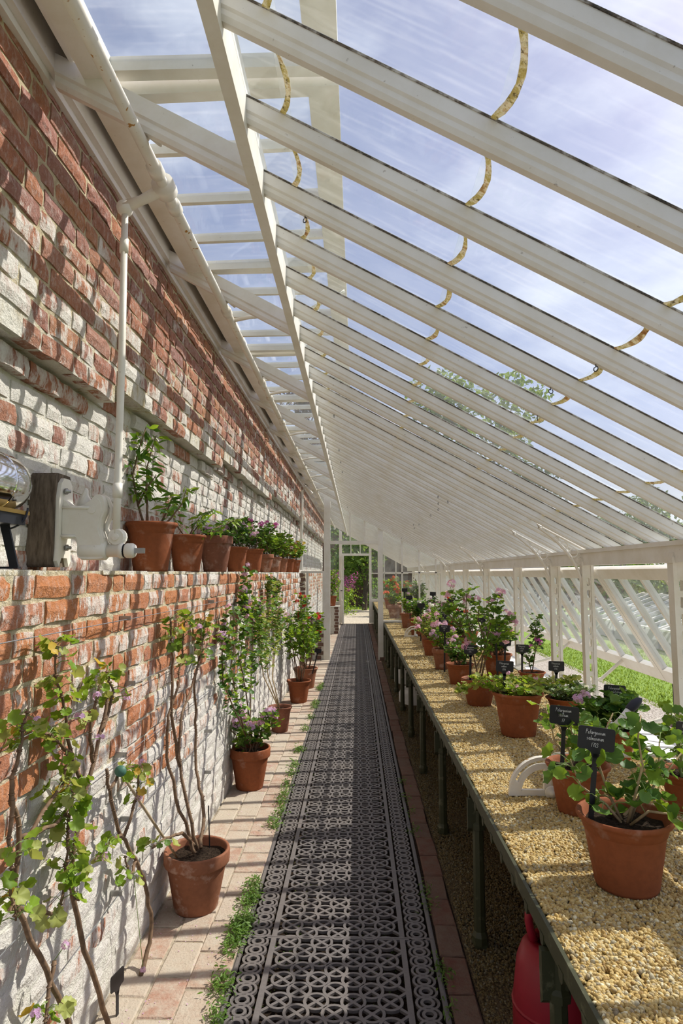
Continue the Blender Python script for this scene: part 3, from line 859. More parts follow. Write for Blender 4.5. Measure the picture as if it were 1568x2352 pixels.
def leafcloud(rng, pts, size, base, tilt=.6):
    """one leaf shape placed at many points; returns vertex, face and random arrays"""
    bv, bf = base
    n = len(pts)
    a = rng.random(n) * 2 * np.pi
    nz = np.stack([rng.normal(0, tilt, n), rng.normal(0, tilt, n), np.ones(n)], 1); nz /= np.linalg.norm(nz, axis=1)[:, None]
    t = np.stack([np.cos(a), np.sin(a), np.zeros(n)], 1); t -= nz * (t * nz).sum(1)[:, None]; t /= np.linalg.norm(t, axis=1)[:, None]
    b = np.cross(nz, t)
    s = size * rng.uniform(.65, 1.25, n)
    V = pts[:, None, :] + s[:, None, None] * (bv[None, :, 0:1] * t[:, None, :] + bv[None, :, 1:2] * b[:, None, :] + bv[None, :, 2:3] * nz[:, None, :])
    F = (bf[None] + (np.arange(n) * len(bv))[:, None, None]).reshape(-1, bf.shape[1])
    return V.reshape(-1, 3), F, np.repeat(rng.random(n), len(bv))

LEAF = {}
def _fan(prof, cup=.12, stem=(0, 0)):
    n = len(prof)
    vs = [(stem[0], .38, -cup)] + [(x, y, z) for x, y, z in prof]
    fs = [(0, 1 + i, 1 + (i + 1) % n) for i in range(n)]
    return np.array(vs, float), np.array(fs)
def _round(n, lobes, dep, cup):
    pr = []
    for k in range(n):
        t = R(-90 + 20 + 320 * k / (n - 1))
        r = .5 * (1 + dep * math.cos(lobes * (t - R(90)))) * (1 - .06 * abs(math.cos(t)))
        pr.append((r * math.cos(t), .45 + r * math.sin(t), cup * (.55 + .45 * math.sin(5 * t)) * .55))
    pr.append((0, .20, -.02))
    return _fan(pr, cup)
LEAF['round'] = _round(17, 9, .035, .17)
LEAF['lobed'] = _round(19, 7, .10, .16)
LEAF['fern'] = _round(13, 6, .34, .10)
LEAF['lance'] = (np.array([(0, 0, 0), (.13, .3, .03), (.15, .6, .02), (0, 1, -.08), (-.15, .6, .02), (-.13, .3, .03), (0, .35, -.02), (0, .65, -.03)], float),
                 np.array([(0, 1, 6), (0, 6, 5), (1, 2, 7), (1, 7, 6), (6, 7, 4), (6, 4, 5), (2, 3, 7), (7, 3, 4)]))
LEAF['tiny'] = (np.array([(0, 0, 0), (.3, .45, .08), (0, 1, -.05), (-.3, .45, .08)], float), np.array([(0, 1, 2), (0, 2, 3)]))

def tree(name, label, loc, h, cr, mat, n, size, trunk=.12, low=.3, seed=0, cat='tree', group=None, squash=1.0):
    t = thing(name, label, cat, loc, 0, group)
    rng = np.random.default_rng(seed + 50); rg = random.Random(seed)
    mb = MB(); blobs = []
    mb.tube([(0, 0, -.1), (.02 * h, 0, h * .35), (0, .02 * h, h * .7)], [trunk, trunk * .7, trunk * .35], 7)
    for i in range(9):
        a = rg.uniform(0, 6.28); zz = h * rg.uniform(low + .12, .95); rr = cr * rg.uniform(.2, .75) * (1.1 - .6 * abs(zz / h - .55))
        c = (rr * math.cos(a), rr * math.sin(a), zz); blobs.append((c, cr * rg.uniform(.32, .55)))
        mb.tube([(0, 0, h * rg.uniform(.2, .5)), (c[0] * .5, c[1] * .5, zz * .85), c], [trunk * .4, trunk * .25, trunk * .08], 5)
    mb.build('trunk', M['bark'], t)
    bi = rng.integers(0, len(blobs), n)
    C = np.array([b[0] for b in blobs])[bi]; Rr = np.array([b[1] for b in blobs])[bi]
    d = rng.normal(0, 1, (n, 3)); d /= np.linalg.norm(d, axis=1)[:, None]
    P = C + d * (Rr * rng.random(n) ** .4)[:, None] * np.array([1, 1, squash])
    P[:, 2] = np.maximum(P[:, 2], low * h * .6)
    V, F, r = leafcloud(rng, P, size, LEAF['tiny'], .9)
    put(np_mesh('crown', V, F, mat, False, r), 'crown', t, kind='stuff')
    return t
tree('garden_tree', 'tall leafy green tree standing on the right of the path past the far door', (.3, FY + 7.2, 0), 5.2, 2.3, M['L_tree'], 9000, .17, .12, .22, 1)
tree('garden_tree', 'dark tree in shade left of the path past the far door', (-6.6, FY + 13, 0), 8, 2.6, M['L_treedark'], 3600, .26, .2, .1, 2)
tree('copper_beech', 'purple-leaved tree top glimpsed through the open roof vents', (-2.95, 31.5, 0), 11.3, 2.0, M['L_copper'], 3600, .2, .25, .3, 3)
tree('tall_tree', 'tall pale tree rising behind the glass roof, farthest along', (7.5, 40, 0), 14.5, 4.5, M['L_tree'], 4200, .5, .35, .15, 4)
tree('tall_tree', 'broad tree seen low through the glass at the right edge', (24, 31, 0), 9.6, 5.5, M['L_tree'], 4200, .5, .35, .15, 5)
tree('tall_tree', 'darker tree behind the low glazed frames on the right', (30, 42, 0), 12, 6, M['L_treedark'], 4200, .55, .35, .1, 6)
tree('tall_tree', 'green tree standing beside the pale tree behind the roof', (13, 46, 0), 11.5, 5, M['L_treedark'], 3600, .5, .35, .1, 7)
for i in range(9):
    tree('orchard_bush', ['nearest leafy fruit bush in the row behind the glazed frames', 'second leafy fruit bush along the row behind the glazed frames', 'third leafy fruit bush along the row behind the glazed frames', 'fourth leafy fruit bush along the row behind the glazed frames', 'fifth leafy fruit bush along the row behind the glazed frames', 'sixth leafy fruit bush along the row behind the glazed frames', 'seventh leafy fruit bush along the row behind the glazed frames', 'eighth leafy fruit bush along the row behind the glazed frames', 'farthest leafy fruit bush of the row behind the glazed frames'][i], (8.7 + (i % 2) * .5, 2.6 + i * 3.1, GZ0), 3.2 + .3 * (i % 3), 1.45, M['L_tree'] if i % 3 else M['L_mid'], 2300, .18, .07, .05, 20 + i, 'bush', 'row of fruit bushes outside')
for i, (bx, by, bh, mt) in enumerate(((.42, FY + 8.6, 1.35, 'L_mid'), (1.6, FY + 9.2, 1.2, 'L_treedark'), (1.15, FY + 3.6, 1.25, 'L_mid'), (-1.9, FY + 6.8, 1.5, 'L_fresh'), (-1.9, FY + 1.9, 1.2, 'L_mid'), (2.3, FY + 2.5, 1.0, 'L_mid'))):
    lab = ['rounded green shrub at the end of the garden path', 'dark low shrub right of the rounded shrub at the path end', 'leafy shrub outside the glass right of the far door',
           'tall bright green border plant left of the garden path', 'green bush just outside the far wall on the left', 'small bush outside the far glazed wall, right of the shrub'][i]
    tree('shrub', lab, (bx, by, 0), bh, .62, M[mt], 900, .11, .03, .05, 40 + i, 'shrub')
# magenta flower spikes over the left border
bd = thing('flowering_border', 'tall magenta flower spikes leaning over the left of the garden path', 'flowers', (-.62, FY + 4.4, 0))
rng = np.random.default_rng(77); rg = random.Random(77); stm = MB(); P = []
for i in range(46):
    a = rg.uniform(-.5, 1.0); b = (rg.uniform(-.35, .25), rg.uniform(-.8, .8), 0); tip = (b[0] + a * .55, b[1] + rg.uniform(-.3, .3), rg.uniform(1.0, 1.75))
    pl = bez(b, (b[0], b[1], tip[2] * .7), tip, 6); stm.tube(pl, .006, 4)
    for j in range(26):
        q = pl[4].lerp(pl[6], rg.random()); P.append((q.x + rg.gauss(0, .02), q.y + rg.gauss(0, .02), q.z + rg.gauss(0, .02)))
stm.build('stems', M['stem_green'], bd)
V, F, r = leafcloud(rng, np.array(P), .06, LEAF['tiny'], 1.0); put(np_mesh('flower_spikes', V, F, M['F_mag'], False, r), 'flower_spikes', bd, kind='stuff')
P = np.stack([rng.normal(-.05, .3, 1500), rng.normal(0, .6, 1500), rng.random(1500) ** .8 * 1.0], 1)
V, F, r = leafcloud(rng, P, .10, LEAF['tiny'], .9); put(np_mesh('leaves', V, F, M['L_fresh'], False, r), 'leaves', bd, kind='stuff')
# garden wall closing the view
gw = struct('wall_garden', (0, FY + 10.5, 0))
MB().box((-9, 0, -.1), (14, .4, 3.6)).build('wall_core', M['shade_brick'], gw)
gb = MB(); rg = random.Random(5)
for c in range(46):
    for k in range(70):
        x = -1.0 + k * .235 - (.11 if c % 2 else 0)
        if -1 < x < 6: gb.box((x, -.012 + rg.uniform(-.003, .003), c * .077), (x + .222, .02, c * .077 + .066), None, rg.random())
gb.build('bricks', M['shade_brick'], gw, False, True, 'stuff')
# slate-roofed shed seen through the far glass
sh = thing('garden_shed', 'dark slate-roofed outbuilding seen through the far glazed wall', 'shed', (5.4, FY + 6, 0))
MB().box((-2.6, 0, 0), (2.6, 2.2, 1.7)).build('walls', m_simple('dark_shed_boards', (.05, .045, .04), .9), sh)
rf = MB(); 
rf.add([(-2.8, -.2, 1.65), (2.8, -.2, 1.65), (2.8, 1.1, 3.0), (-2.8, 1.1, 3.0), (2.8, 2.4, 1.65), (-2.8, 2.4, 1.65)], [(0, 1, 2, 3), (3, 2, 4, 5), (1, 4, 2), (0, 3, 5), (0, 5, 4, 1)])
rf.build('roof', m_simple('slate_roof', (.09, .09, .10), .7), sh)
# low glazed frames out in the garden
for i in range(7):
    cf = thing('cold_frame', ['nearest white low glazed garden frame on the lawn, right of the house', 'second white glazed garden frame along the lawn', 'third white glazed garden frame along the lawn', 'fourth white glazed garden frame along the lawn', 'fifth white glazed garden frame along the lawn', 'sixth white glazed garden frame along the lawn', 'farthest white glazed garden frame along the lawn'][i], 'garden frame', (5.6, 1.6 + i * 2.1, GZ0 - .02), 0, 'glazed frames on the lawn')
    MB().box((0, 0, 0), (.08, 2.0, .34)).box((1.5, 0, 0), (1.58, 2.0, .85)).box((.08, 0, 0), (1.5, .06, .34)).box((.08, 1.94, 0), (1.5, 2.0, .34)).build('box_wall', M['brick'], cf, False, True)
    f = MB()
    def slope(x): return .34 + (x) * .35
    for y in (0, .48, .97, 1.45, 1.93):
        f.add([(0, y, .33), (1.6, y, .90), (1.6, y + .06, .90), (0, y + .06, .33), (0, y, .38), (1.6, y, .95), (1.6, y + .06, .95), (0, y + .06, .38)], [(0, 3, 2, 1), (4, 5, 6, 7), (0, 1, 5, 4), (1, 2, 6, 5), (2, 3, 7, 6), (3, 0, 4, 7)])
    for x in (0, .78, 1.52):
        z = .335 + x * .356; f.box((x, .06, z), (x + .08, 1.93, z + .05))
    f.build('light_frame', M['white'], cf)
    p = MB(); p.add([(.05, .05, .36), (1.55, .05, .90), (1.55, 1.95, .90), (.05, 1.95, .36), (.05, .05, .364), (1.55, .05, .904), (1.55, 1.95, .904), (.05, 1.95, .364)], [(0, 3, 2, 1), (4, 5, 6, 7), (0, 1, 5, 4), (1, 2, 6, 5), (2, 3, 7, 6), (3, 0, 4, 7)])
    p.build('pane', M['glass'], cf)
MB().tube([(0, 0, 0), (.0, .01, .42)], .008, 6).build('marker_stake', M['black'], tag(thing('garden_stake', 'thin black stake standing at the lawn edge outside the right side', 'stake', (2.95, 6.1, GZ0 - .01)), 'thin black stake standing at the lawn edge outside the right side', 'stake'))

# ------------------------------------------------------------------ bench of gravel on green iron legs
BX0, BX1, BZ = .478, 1.485, .655
lug_m = MB().prism([(0, .03), (.035, .03), (.032, .008), (.024, 0), (.011, 0), (.003, .008)], lambda p, q, d: (d, p, q), -.004, .006).mesh('edge_lug', M['greenpaint'])
def bench(name, label, y0, y1, legs):
    b = thing(name, label, 'bench', (0, y0, 0))
    L_ = y1 - y0
    MB().box((BX0 + .012, 0, BZ - .06), (BX1, L_, BZ - .018)).build('tray', M['bed'], b)
    rim = MB().box((BX0, 0, BZ - .046), (BX0 + .010, L_, BZ + .004)).box((BX0 + .010, 0, BZ - .064), (BX0 + .055, L_, BZ - .058)).box((BX1 - .012, 0, BZ - .062), (BX1, L_, BZ + .004))
    rim.box((BX0, 0, BZ - .062), (BX1, .012, BZ + .002)).box((BX0, L_ - .012, BZ - .062), (BX1, L_, BZ + .002))
    rim.build('edge_angle', M['greenpaint'], b)
    k = 0.05                                         # small lugs under the edge
    while k < L_:
        put(lug_m, 'edge_lug', b, Matrix.Translation((BX0 + .002, k, BZ - .066))); k += .155
    for x in (BX0 + .018, BX1 - .06):
        for y in legs:
            lg = MB()
            lg.box((x - .012, y - y0 - .02, .0), (x + .042, y - y0 + .034, .012)).lathe([(.034, .01), (.034, .04), (.025, .06), (.023, BZ - .19), (.033, BZ - .185), (.033, BZ - .165), (.024, BZ - .155), (.024, BZ - .062)], 8, (x + .015, y - y0 + .007, 0))
            lg.prism([(-.012, BZ - .18), (-.012, BZ - .062), (.012, BZ - .062), (.012, BZ - .20)], lambda p, q, d, x=x, y=y: (x + .015 + d, y - y0 + p, q), -.045, .02)
            lg.build('leg', M['greenpaint'], b)
    return b
bench('gravel_bench', 'long staging bench with gravel top on dark green iron legs', .6, PY - .02, [.75, 1.73, 2.81, 3.95, 5.1, 6.2, 7.35, 8.45, 9.5, 10.6, 11.3])
bench('gravel_bench', 'second gravel-topped bench beyond the glazed partition', PY + .12, FY - .05, [11.8, 13, 14.2, 15.4, 16.6, 17.8, 19])

def pebbles(name, label, pts, size, mat, seed, seg=1):
    me = bpy.data.meshes.new(name)
    me.vertices.add(len(pts)); me.vertices.foreach_set('co', np.ascontiguousarray(pts, dtype=np.float32).ravel()); me.update()
    o = put(me, name)
    ng = bpy.data.node_groups.new(name, 'GeometryNodeTree')
    ng.interface.new_socket('Geometry', in_out='INPUT', socket_type='NodeSocketGeometry'); ng.interface.new_socket('Geometry', in_out='OUTPUT', socket_type='NodeSocketGeometry')
    N_ = ng.nodes; L_ = ng.links
    gi = N_.new('NodeGroupInput'); go = N_.new('NodeGroupOutput'); ip = N_.new('GeometryNodeInstanceOnPoints'); ico = N_.new('GeometryNodeMeshIcoSphere')
    ico.inputs['Radius'].default_value = size; ico.inputs['Subdivisions'].default_value = seg
    sm = N_.new('GeometryNodeSetMaterial'); sm.inputs['Material'].default_value = mat
    rr = N_.new('FunctionNodeRandomValue'); rr.data_type = 'FLOAT_VECTOR'; rr.inputs[0].default_value = (0, 0, 0); rr.inputs[1].default_value = (6.28, 6.28, 6.28); rr.inputs['Seed'].default_value = seed
    rs = N_.new('FunctionNodeRandomValue'); rs.data_type = 'FLOAT_VECTOR'; rs.inputs[0].default_value = (.5, .55, .4); rs.inputs[1].default_value = (1.25, 1.2, .95); rs.inputs['Seed'].default_value = seed + 1
    st = N_.new('GeometryNodeStoreNamedAttribute'); st.data_type = 'FLOAT'; st.domain = 'INSTANCE'; st.inputs['Name'].default_value = 'rnd'
    rc = N_.new('FunctionNodeRandomValue'); rc.data_type = 'FLOAT'; rc.inputs['Seed'].default_value = seed + 2
    L_.new(gi.outputs[0], ip.inputs['Points']); L_.new(ico.outputs['Mesh'], sm.inputs['Geometry']); L_.new(sm.outputs['Geometry'], ip.inputs['Instance'])
    L_.new(rr.outputs[0], ip.inputs['Rotation']); L_.new(rs.outputs[0], ip.inputs['Scale'])
    L_.new(ip.outputs['Instances'], st.inputs['Geometry'])
    L_.new([s for s in rc.outputs if s.enabled][0], [s for s in st.inputs if s.name == 'Value' and s.enabled][0])
    L_.new(st.outputs['Geometry'], go.inputs[0])
    md = o.modifiers.new('pebbles', 'NODES'); md.node_group = ng
    tag(o, label, 'gravel', None, 'stuff')
    return o
rng = np.random.default_rng(9)
def strew(x0, x1, y0, y1, dens, z, bump=.006):
    n = int((x1 - x0) * (y1 - y0) * dens)
    P = np.stack([x0 + rng.random(n) * (x1 - x0), y0 + rng.random(n) * (y1 - y0), np.zeros(n)], 1)
    P[:, 2] = z + bump * np.sin(P[:, 0] * 9 + 1.3 * np.sin(P[:, 1] * 4)) * np.cos(P[:, 1] * 7 + P[:, 0] * 3) + rng.random(n) * .006 - .006
    return P
top = np.concatenate([strew(BX0 + .016, BX1 - .016, 1.1, 3.2, 30000, BZ), strew(BX0 + .016, BX1 - .016, 3.2, 5.5, 22000, BZ), strew(BX0 + .016, BX1 - .016, 5.5, PY - .05, 8000, BZ)])
pebbles('bench_gravel', 'golden pea gravel spread over the top of the near bench', top, .0070, M['gravel'], 1, 2)
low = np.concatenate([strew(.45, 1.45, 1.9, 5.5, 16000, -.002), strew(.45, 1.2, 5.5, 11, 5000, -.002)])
pebbles('floor_gravel', 'shaded golden gravel on the ground beneath the bench', low, .0068, M['gravel_shade'], 5)
rest = strew(BX0 + .02, BX1 - .02, PY + .15, FY - .1, 3500, BZ)
pebbles('bench_gravel', 'golden gravel on the farther bench beyond the partition', rest, .010, M['gravel'], 8)

# ------------------------------------------------------------------ pots, plants, flowers
def pot_profile(r, h, style):
    """outer wall up, over the lip and down the inside to the soil"""
    b = r * .66
    if style == 'flare':      # plain tapering pot with a rolled lip
        out = [(0, 0), (b * .96, 0), (b, .008), (b + (r * .88 - b) * .5, h * .48), (r * .835, h * .76), (r * .845, h * .775), (r * .86, h * .78), (r * .895, h * .87), (r * .925, h * .905), (r * .975, h * .925), (r * 1.0, h * .95), (r * 1.0, h * .98), (r * .975, h), (r * .92, h * .99), (r * .86, h * .93), (r * .80, h * .86)]
    else:                     # classic pot with a deep rim band
        out = [(0, 0), (b * .96, 0), (b, .008), (r * .90, h * .755), (r * .905, h * .77), (r * .985, h * .775), (r * 1.0, h * .80), (r * 1.0, h * .975), (r * .985, h), (r * .91, h * .995), (r * .895, h * .96), (r * .86, h * .86)]
    return out
POTS = {}
def pot_parts(root, r, h, style, mat):
    key = (round(r, 3), round(h, 3), style, mat.name)
    if key not in POTS:
        pr = pot_profile(r, h, style)
        pm_ = MB().lathe(pr + [(pr[-1][0] * .9, pr[-1][1] - h * .15)], 32).mesh('pot', mat, True)
        sr, sz = pr[-1]
        so = MB(); rg = random.Random(int(r * 1e4)); ring = [(0, 0)] + [(rr, k) for rr in (.4, .75, 1.02) for k in range(14)]
        vs = [(sr * a * math.cos(k * 2 * math.pi / 14), sr * a * math.sin(k * 2 * math.pi / 14), sz + rg.uniform(-.006, .008)) for a, k in ring]
        fs = [(0, 1 + k, 1 + (k + 1) % 14) for k in range(14)]
        for q in range(2):
            for k in range(14):
                a, b = 1 + q * 14 + k, 1 + q * 14 + (k + 1) % 14
                fs.append((a, a + 14, b + 14, b))
        POTS[key] = (pm_, so.add(vs, fs).mesh('soil', M['soil']), sz)
    p, s, sz = POTS[key]
    put(s, 'soil', put(p, 'pot', root))
    return sz

FH = {}
def flower_mesh(mat, seed=0, n=11, dense=True):
    key = (mat.name, seed)
    if key in FH: return FH[key]
    rg = random.Random(seed * 7 + 3); mb = MB()
    for i in range(n):
        d = Vector((rg.gauss(0, .8), rg.gauss(0, .8), rg.uniform(-.35, 1.1))).normalized()
        c = d * rg.uniform(.55, .95)
        u = d.orthogonal().normalized(); v = d.cross(u); a0 = rg.uniform(0, 6)
        for k in range(5):
            a = a0 + k * 1.2566; e = (u * math.cos(a) + v * math.sin(a)); q = (u * -math.sin(a) + v * math.cos(a))
            r_ = rg.uniform(.42, .56)
            mb.add([c, c + e * r_ * .6 + q * .17 + d * .05, c + e * r_ + d * .02, c + e * r_ * .6 - q * .17 + d * .05], [(0, 1, 2, 3)], rg.random())
    FH[key] = mb.mesh('flower_head', mat, False, True)
    return FH[key]

LM = {}
def leaf_mesh(kind, mat, v):
    key = (kind, mat.name, v)
    if key not in LM:
        bv, bf = LEAF[kind]; rg = np.random.default_rng(v + 5)
        V = bv + rg.normal(0, .025, bv.shape) * np.array([1, 1, 1.4])
        V[:, 2] += (.10 * (v % 3) - .12) * V[:, 1] ** 2
        LM[key] = np_mesh('leaf', V, bf, mat, True, np.full(len(V), v * .23 % 1))
    return LM[key]

def grow(rg, n, h, spread, z0, r0=.03, wig=.03, droop=0.0):
    st = []
    for i in range(n):
        a = 2 * math.pi * (i + rg.uniform(-.35, .35)) / n
        s = spread * rg.uniform(.35, 1.0); hh = h * rg.uniform(.6, 1.0) * (1 - .35 * (s / max(spread, 1e-3)) ** 2)
        b = Vector((r0 * math.cos(a) * rg.uniform(.2, 1), r0 * math.sin(a) * rg.uniform(.2, 1), z0 - .01))
        tip = Vector((s * math.cos(a), s * math.sin(a), z0 + hh - droop * s))
        mid = Vector((b.x * .5 + tip.x * .35, b.y * .5 + tip.y * .35, z0 + hh * .62 + droop * s * .6))
        pl = bez(b, mid, tip, 7)
        st.append([p + Vector((rg.gauss(0, wig), rg.gauss(0, wig), rg.gauss(0, wig * .5))) * (.35 * (0 < k < 7)) for k, p in enumerate(pl)])
    return st

def dress(root, rg, stems, leaf, mats, size, n, t0=.35, off=.8, single=False, fl=None, flmat=None, flr=.03, stemmat='stem_green', sr=.005, stem_name='stem', up=.75, box=None, autumn=0):
    """puts stems, leaves and flower heads on a plant"""
    if single:
        for pl in stems:
            MB().tube(pl, [sr * (1.25 - .75 * k / (len(pl) - 1)) for k in range(len(pl))], 6).build(stem_name, M[stemmat], root, True)
    else:
        mb = MB()
        for pl in stems: mb.tube(pl, [sr * (1.25 - .75 * k / (len(pl) - 1)) for k in range(len(pl))], 5)
        mb.build('stems', M[stemmat], root, True, kind='stuff')
    def at(pl, t):
        x = t * (len(pl) - 1); i = min(int(x), len(pl) - 2)
        return Vector(pl[i]).lerp(Vector(pl[i + 1]), x - i)
    P = []; pet = MB(); Ls = [Vector(pl[-1]) - Vector(pl[0]) for pl in stems]; ws = [max(.02, l.length) for l in Ls]
    cen = sum((Vector(pl[-1]) for pl in stems), Vector()) / len(stems)
    for i in range(n):
        pl = rg.choices(stems, ws)[0]
        t = t0 + (1 - t0) * rg.random() ** .8
        p = at(pl, t)
        a = rg.uniform(0, 2 * math.pi)
        d = Vector((math.cos(a), math.sin(a), rg.uniform(-.15, .7)))
        c = p + d * size * off * rg.uniform(.5, 1.3)
        if box and not (box[0] <= c.x <= box[1]): c.x = min(max(c.x, box[0]), box[1])
        if single:
            nrm = (Vector((0, 0, up)) + d * .35 + Vector((rg.gauss(0, .4), rg.gauss(0, .4), 0))).normalized()
            y = (d - nrm * d.dot(nrm)).normalized(); x = y.cross(nrm)
            s = size * rg.uniform(.6, 1.2)
            Mx = Matrix(((x.x * s, y.x * s, nrm.x * s, c.x), (x.y * s, y.y * s, nrm.y * s, c.y), (x.z * s, y.z * s, nrm.z * s, c.z), (0, 0, 0, 1)))
            mt = mats[rg.randrange(len(mats))]
            if autumn and rg.random() < autumn: mt = 'L_autumn'
            put(leaf_mesh(leaf, M[mt], rg.randrange(8)), 'leaf', root, Mx)
            pet.tube([p, p.lerp(c, .5) + Vector((0, 0, .15 * size)), c], .0013, 4, False)
        else: P.append(c)
    if single: pet.build('leaf_stalks', M['stem_green'], root, kind='stuff')
    elif P:
        nr = np.random.default_rng(rg.randrange(1 << 30)); P = np.array([tuple(p) for p in P])
        which = nr.integers(0, len(mats), len(P))
        for mi, mn in enumerate(mats):
            q = P[which == mi]
            if len(q):
                V, F, r = leafcloud(nr, q, size, LEAF[leaf], .55)
                put(np_mesh('foliage', V, F, M[mn], False, r), 'foliage', root, kind='stuff')
    if fl:
        for i in range(fl if isinstance(fl, int) else len(fl)):
            if isinstance(fl, int):
                pl = rg.choice(stems); p = at(pl, rg.uniform(.72, 1.0)) + Vector((rg.gauss(0, .02), rg.gauss(0, .02), rg.uniform(.01, .05)))
                p0 = at(pl, .8)
            else: p = Vector(fl[i]); p0 = min((Vector(q) for pl in stems for q in pl), key=lambda q: (q - p).length)
            if box: p.x = min(max(p.x, box[0]), box[1])
            f = put(flower_mesh(M[flmat if isinstance(flmat, str) else rg.choice(flmat)], rg.randrange(5)), 'flower_head', root,
                    Matrix.Translation(p) @ Euler((rg.uniform(-.5, .5), rg.uniform(-.5, .5), rg.uniform(0, 6))).to_matrix().to_4x4() @ Matrix.Scale(flr * rg.uniform(.75, 1.2), 4))
            if (p - p0).length > .012: MB().tube([p0, p], .0014, 4).build('flower_stalk', M['stem_green'], root)

def bend(pl, rg, amp=.0055, n=4):
    out = []; k = len(pl)
    for i in range(k - 1):
        p0, p1, p2, p3 = [Vector(pl[max(0, min(k - 1, i + j - 1))]) for j in range(4)]
        for q in range(n):
            t = q / n
            p = .5 * ((2 * p1) + (p2 - p0) * t + (2 * p0 - 5 * p1 + 4 * p2 - p3) * t * t + (3 * p1 - p0 - 3 * p2 + p3) * t ** 3)
            if i or q: p = p + Vector((rg.gauss(0, amp * .5), rg.gauss(0, amp), rg.gauss(0, amp * .5)))
            out.append(p)
    return out + [Vector(pl[-1])]
def potted(label, loc, r, h, style, potmat, seed, group=None, cat='potted plant', rz=None, name='potted_pelargonium'):
    rg = random.Random(seed)
    t = thing(name, label, cat, loc, 0, group)
    z = pot_parts(t, r, h, style, M[potmat])
    return t, rg, z

# --- the bench
GB = 'potted pelargoniums on the gravel bench'
B0 = BZ + .0
t, rg, z = potted('nearest terracotta pot on the gravel bench, round-leaved plant behind a salmoneum name label', (.775, 1.935, B0), .133, .20, 'flare', 'pot', 1, GB)
st = [[(-.01, .0, z), (-.05, .0, z + .05), (-.12, .01, z + .10), (-.14, .03, z + .17)], [(0, .02, z), (-.03, .03, z + .07), (-.05, .05, z + .15), (-.03, .05, z + .24), (.0, .05, z + .30)],
      [(.01, 0, z), (.03, -.01, z + .08), (.06, .0, z + .16), (.05, .0, z + .24), (.07, .02, z + .30)], [(.02, .01, z), (.06, .02, z + .08), (.12, .03, z + .14), (.13, .04, z + .22)],
      [(.0, .0, z + .02), (.08, .03, z + .07), (.16, .06, z + .13), (.26, .09, z + .22)], [(.01, -.02, z), (.05, -.05, z + .05), (.10, -.07, z + .05), (.13, -.09, z + .03)]]
dress(t, rg, st, 'round', ['L_sal', 'L_sal', 'L_fresh'], .052, 92, .18, .9, True, stemmat='stem_tan', sr=.004, up=.45)
t, rg, z = potted('second terracotta pot along the bench front, round-leaved plant beside the white quadrant', (.835, 2.50, B0), .118, .178, 'flare', 'pot', 2, GB)
st = [[(-.02, .0, z), (-.03, .0, z + .07), (-.06, .0, z + .14), (-.07, .02, z + .19)], [(.06, -.03, z + .01), (.03, -.02, z + .06), (-.02, 0, z + .14), (-.02, 0, z + .21)],
      [(.01, .02, z), (.03, .04, z + .10), (.03, .05, z + .20)], [(-.01, .02, z), (-.07, .04, z + .09), (-.10, .05, z + .22)]]
dress(t, rg, st, 'round', ['L_sal', 'L_fresh', 'L_sal'], .050, 48, .25, .85, True, stemmat='stem_tan', sr=.004, up=.45)
t, rg, z = potted('terracotta pot with a white chip and trailing yellowish small leaves, third along the bench', (.895, 3.64, B0), .142, .235, 'flare', 'pot', 3, GB)
st = grow(rg, 13, .13, .20, z, .05, .03, .1) + [[(-.08, 0, z), (-.18, .02, z + .06), (-.28, .03, z + .05), (-.33, .0, z + .02)], [(.06, .02, z), (.16, .04, z + .08), (.27, .05, z + .07), (.34, .06, z + .09)], [(-.06, .0, z), (-.17, -.02, z + .10), (-.26, -.02, z + .11)]]
dress(t, rg, st, 'lobed', ['L_yel', 'L_fresh'], .032, 620, .15, 1.0, False, 4, 'F_pink', .012, 'stem_tan', .003)
t, rg, z = potted('tall open pelargonium with pink flower heads rising above the others on the bench', (.83, 4.43, B0), .12, .18, 'band', 'pot', 4, GB)
st = [[(0, 0, z), (-.03, .0, z + .16), (-.10, .02, z + .36), (-.19, .03, z + .60)], [(0, .02, z), (.04, .03, z + .18), (.10, .04, z + .40), (.16, .05, z + .58)], [(.01, 0, z), (.06, .0, z + .2), (.15, .02, z + .36), (.25, .03, z + .44)],
      [(-.04, .01, z + .30), (-.08, .0, z + .48), (-.07, .0, z + .63)], [(.05, .0, z + .26), (.0, .0, z + .42), (.02, .0, z + .55)], [(-.1, .02, z + .36), (-.17, .03, z + .42), (-.22, .02, z + .5)], [(.0, 0, z), (-.02, -.02, z + .1), (.07, .0, z + .26), (.2, .03, z + .30)]]
dress(t, rg, st, 'lobed', ['L_mid', 'L_fresh', 'L_mid'], .042, 330, .38, 1.0, False, [(-.17, .03, .82), (-.205, .03, .74), (-.10, .01, .70), (-.06, .0, .72), (.0, .0, .72), (.10, .03, .70), (.155, .05, .735), (.175, .05, .76), (.21, .04, .62), (.255, .03, .56), (.235, .03, .6), (-.07, -.02, .43), (.12, 0, .47), (-.08, .0, .39), (.19, .02, .42)], 'F_pink', .031, 'stem_brown', .005)
t, rg, z = potted('small-flowered lilac bushy plant in the pot left of the tall pink one', (.825, 5.22, B0), .115, .17, 'flare', 'pot', 5, GB)
dress(t, rg, grow(rg, 10, .24, .11, z), 'lobed', ['L_mid', 'L_dark'], .028, 330, .2, 1.0, False, 9, 'F_lilac', .016, 'stem_brown', .004)
t, rg, z = potted('bushy lilac-flowered plant in the large pot behind the tall pink one', (1.21, 5.6, B0), .13, .20, 'flare', 'pot', 6, GB)
dress(t, rg, grow(rg, 12, .34, .20, z), 'lobed', ['L_mid', 'L_dark', 'L_fresh'], .036, 520, .25, 1.0, False, 16, ['F_lilac', 'F_pink'], .024, 'stem_brown', .004)
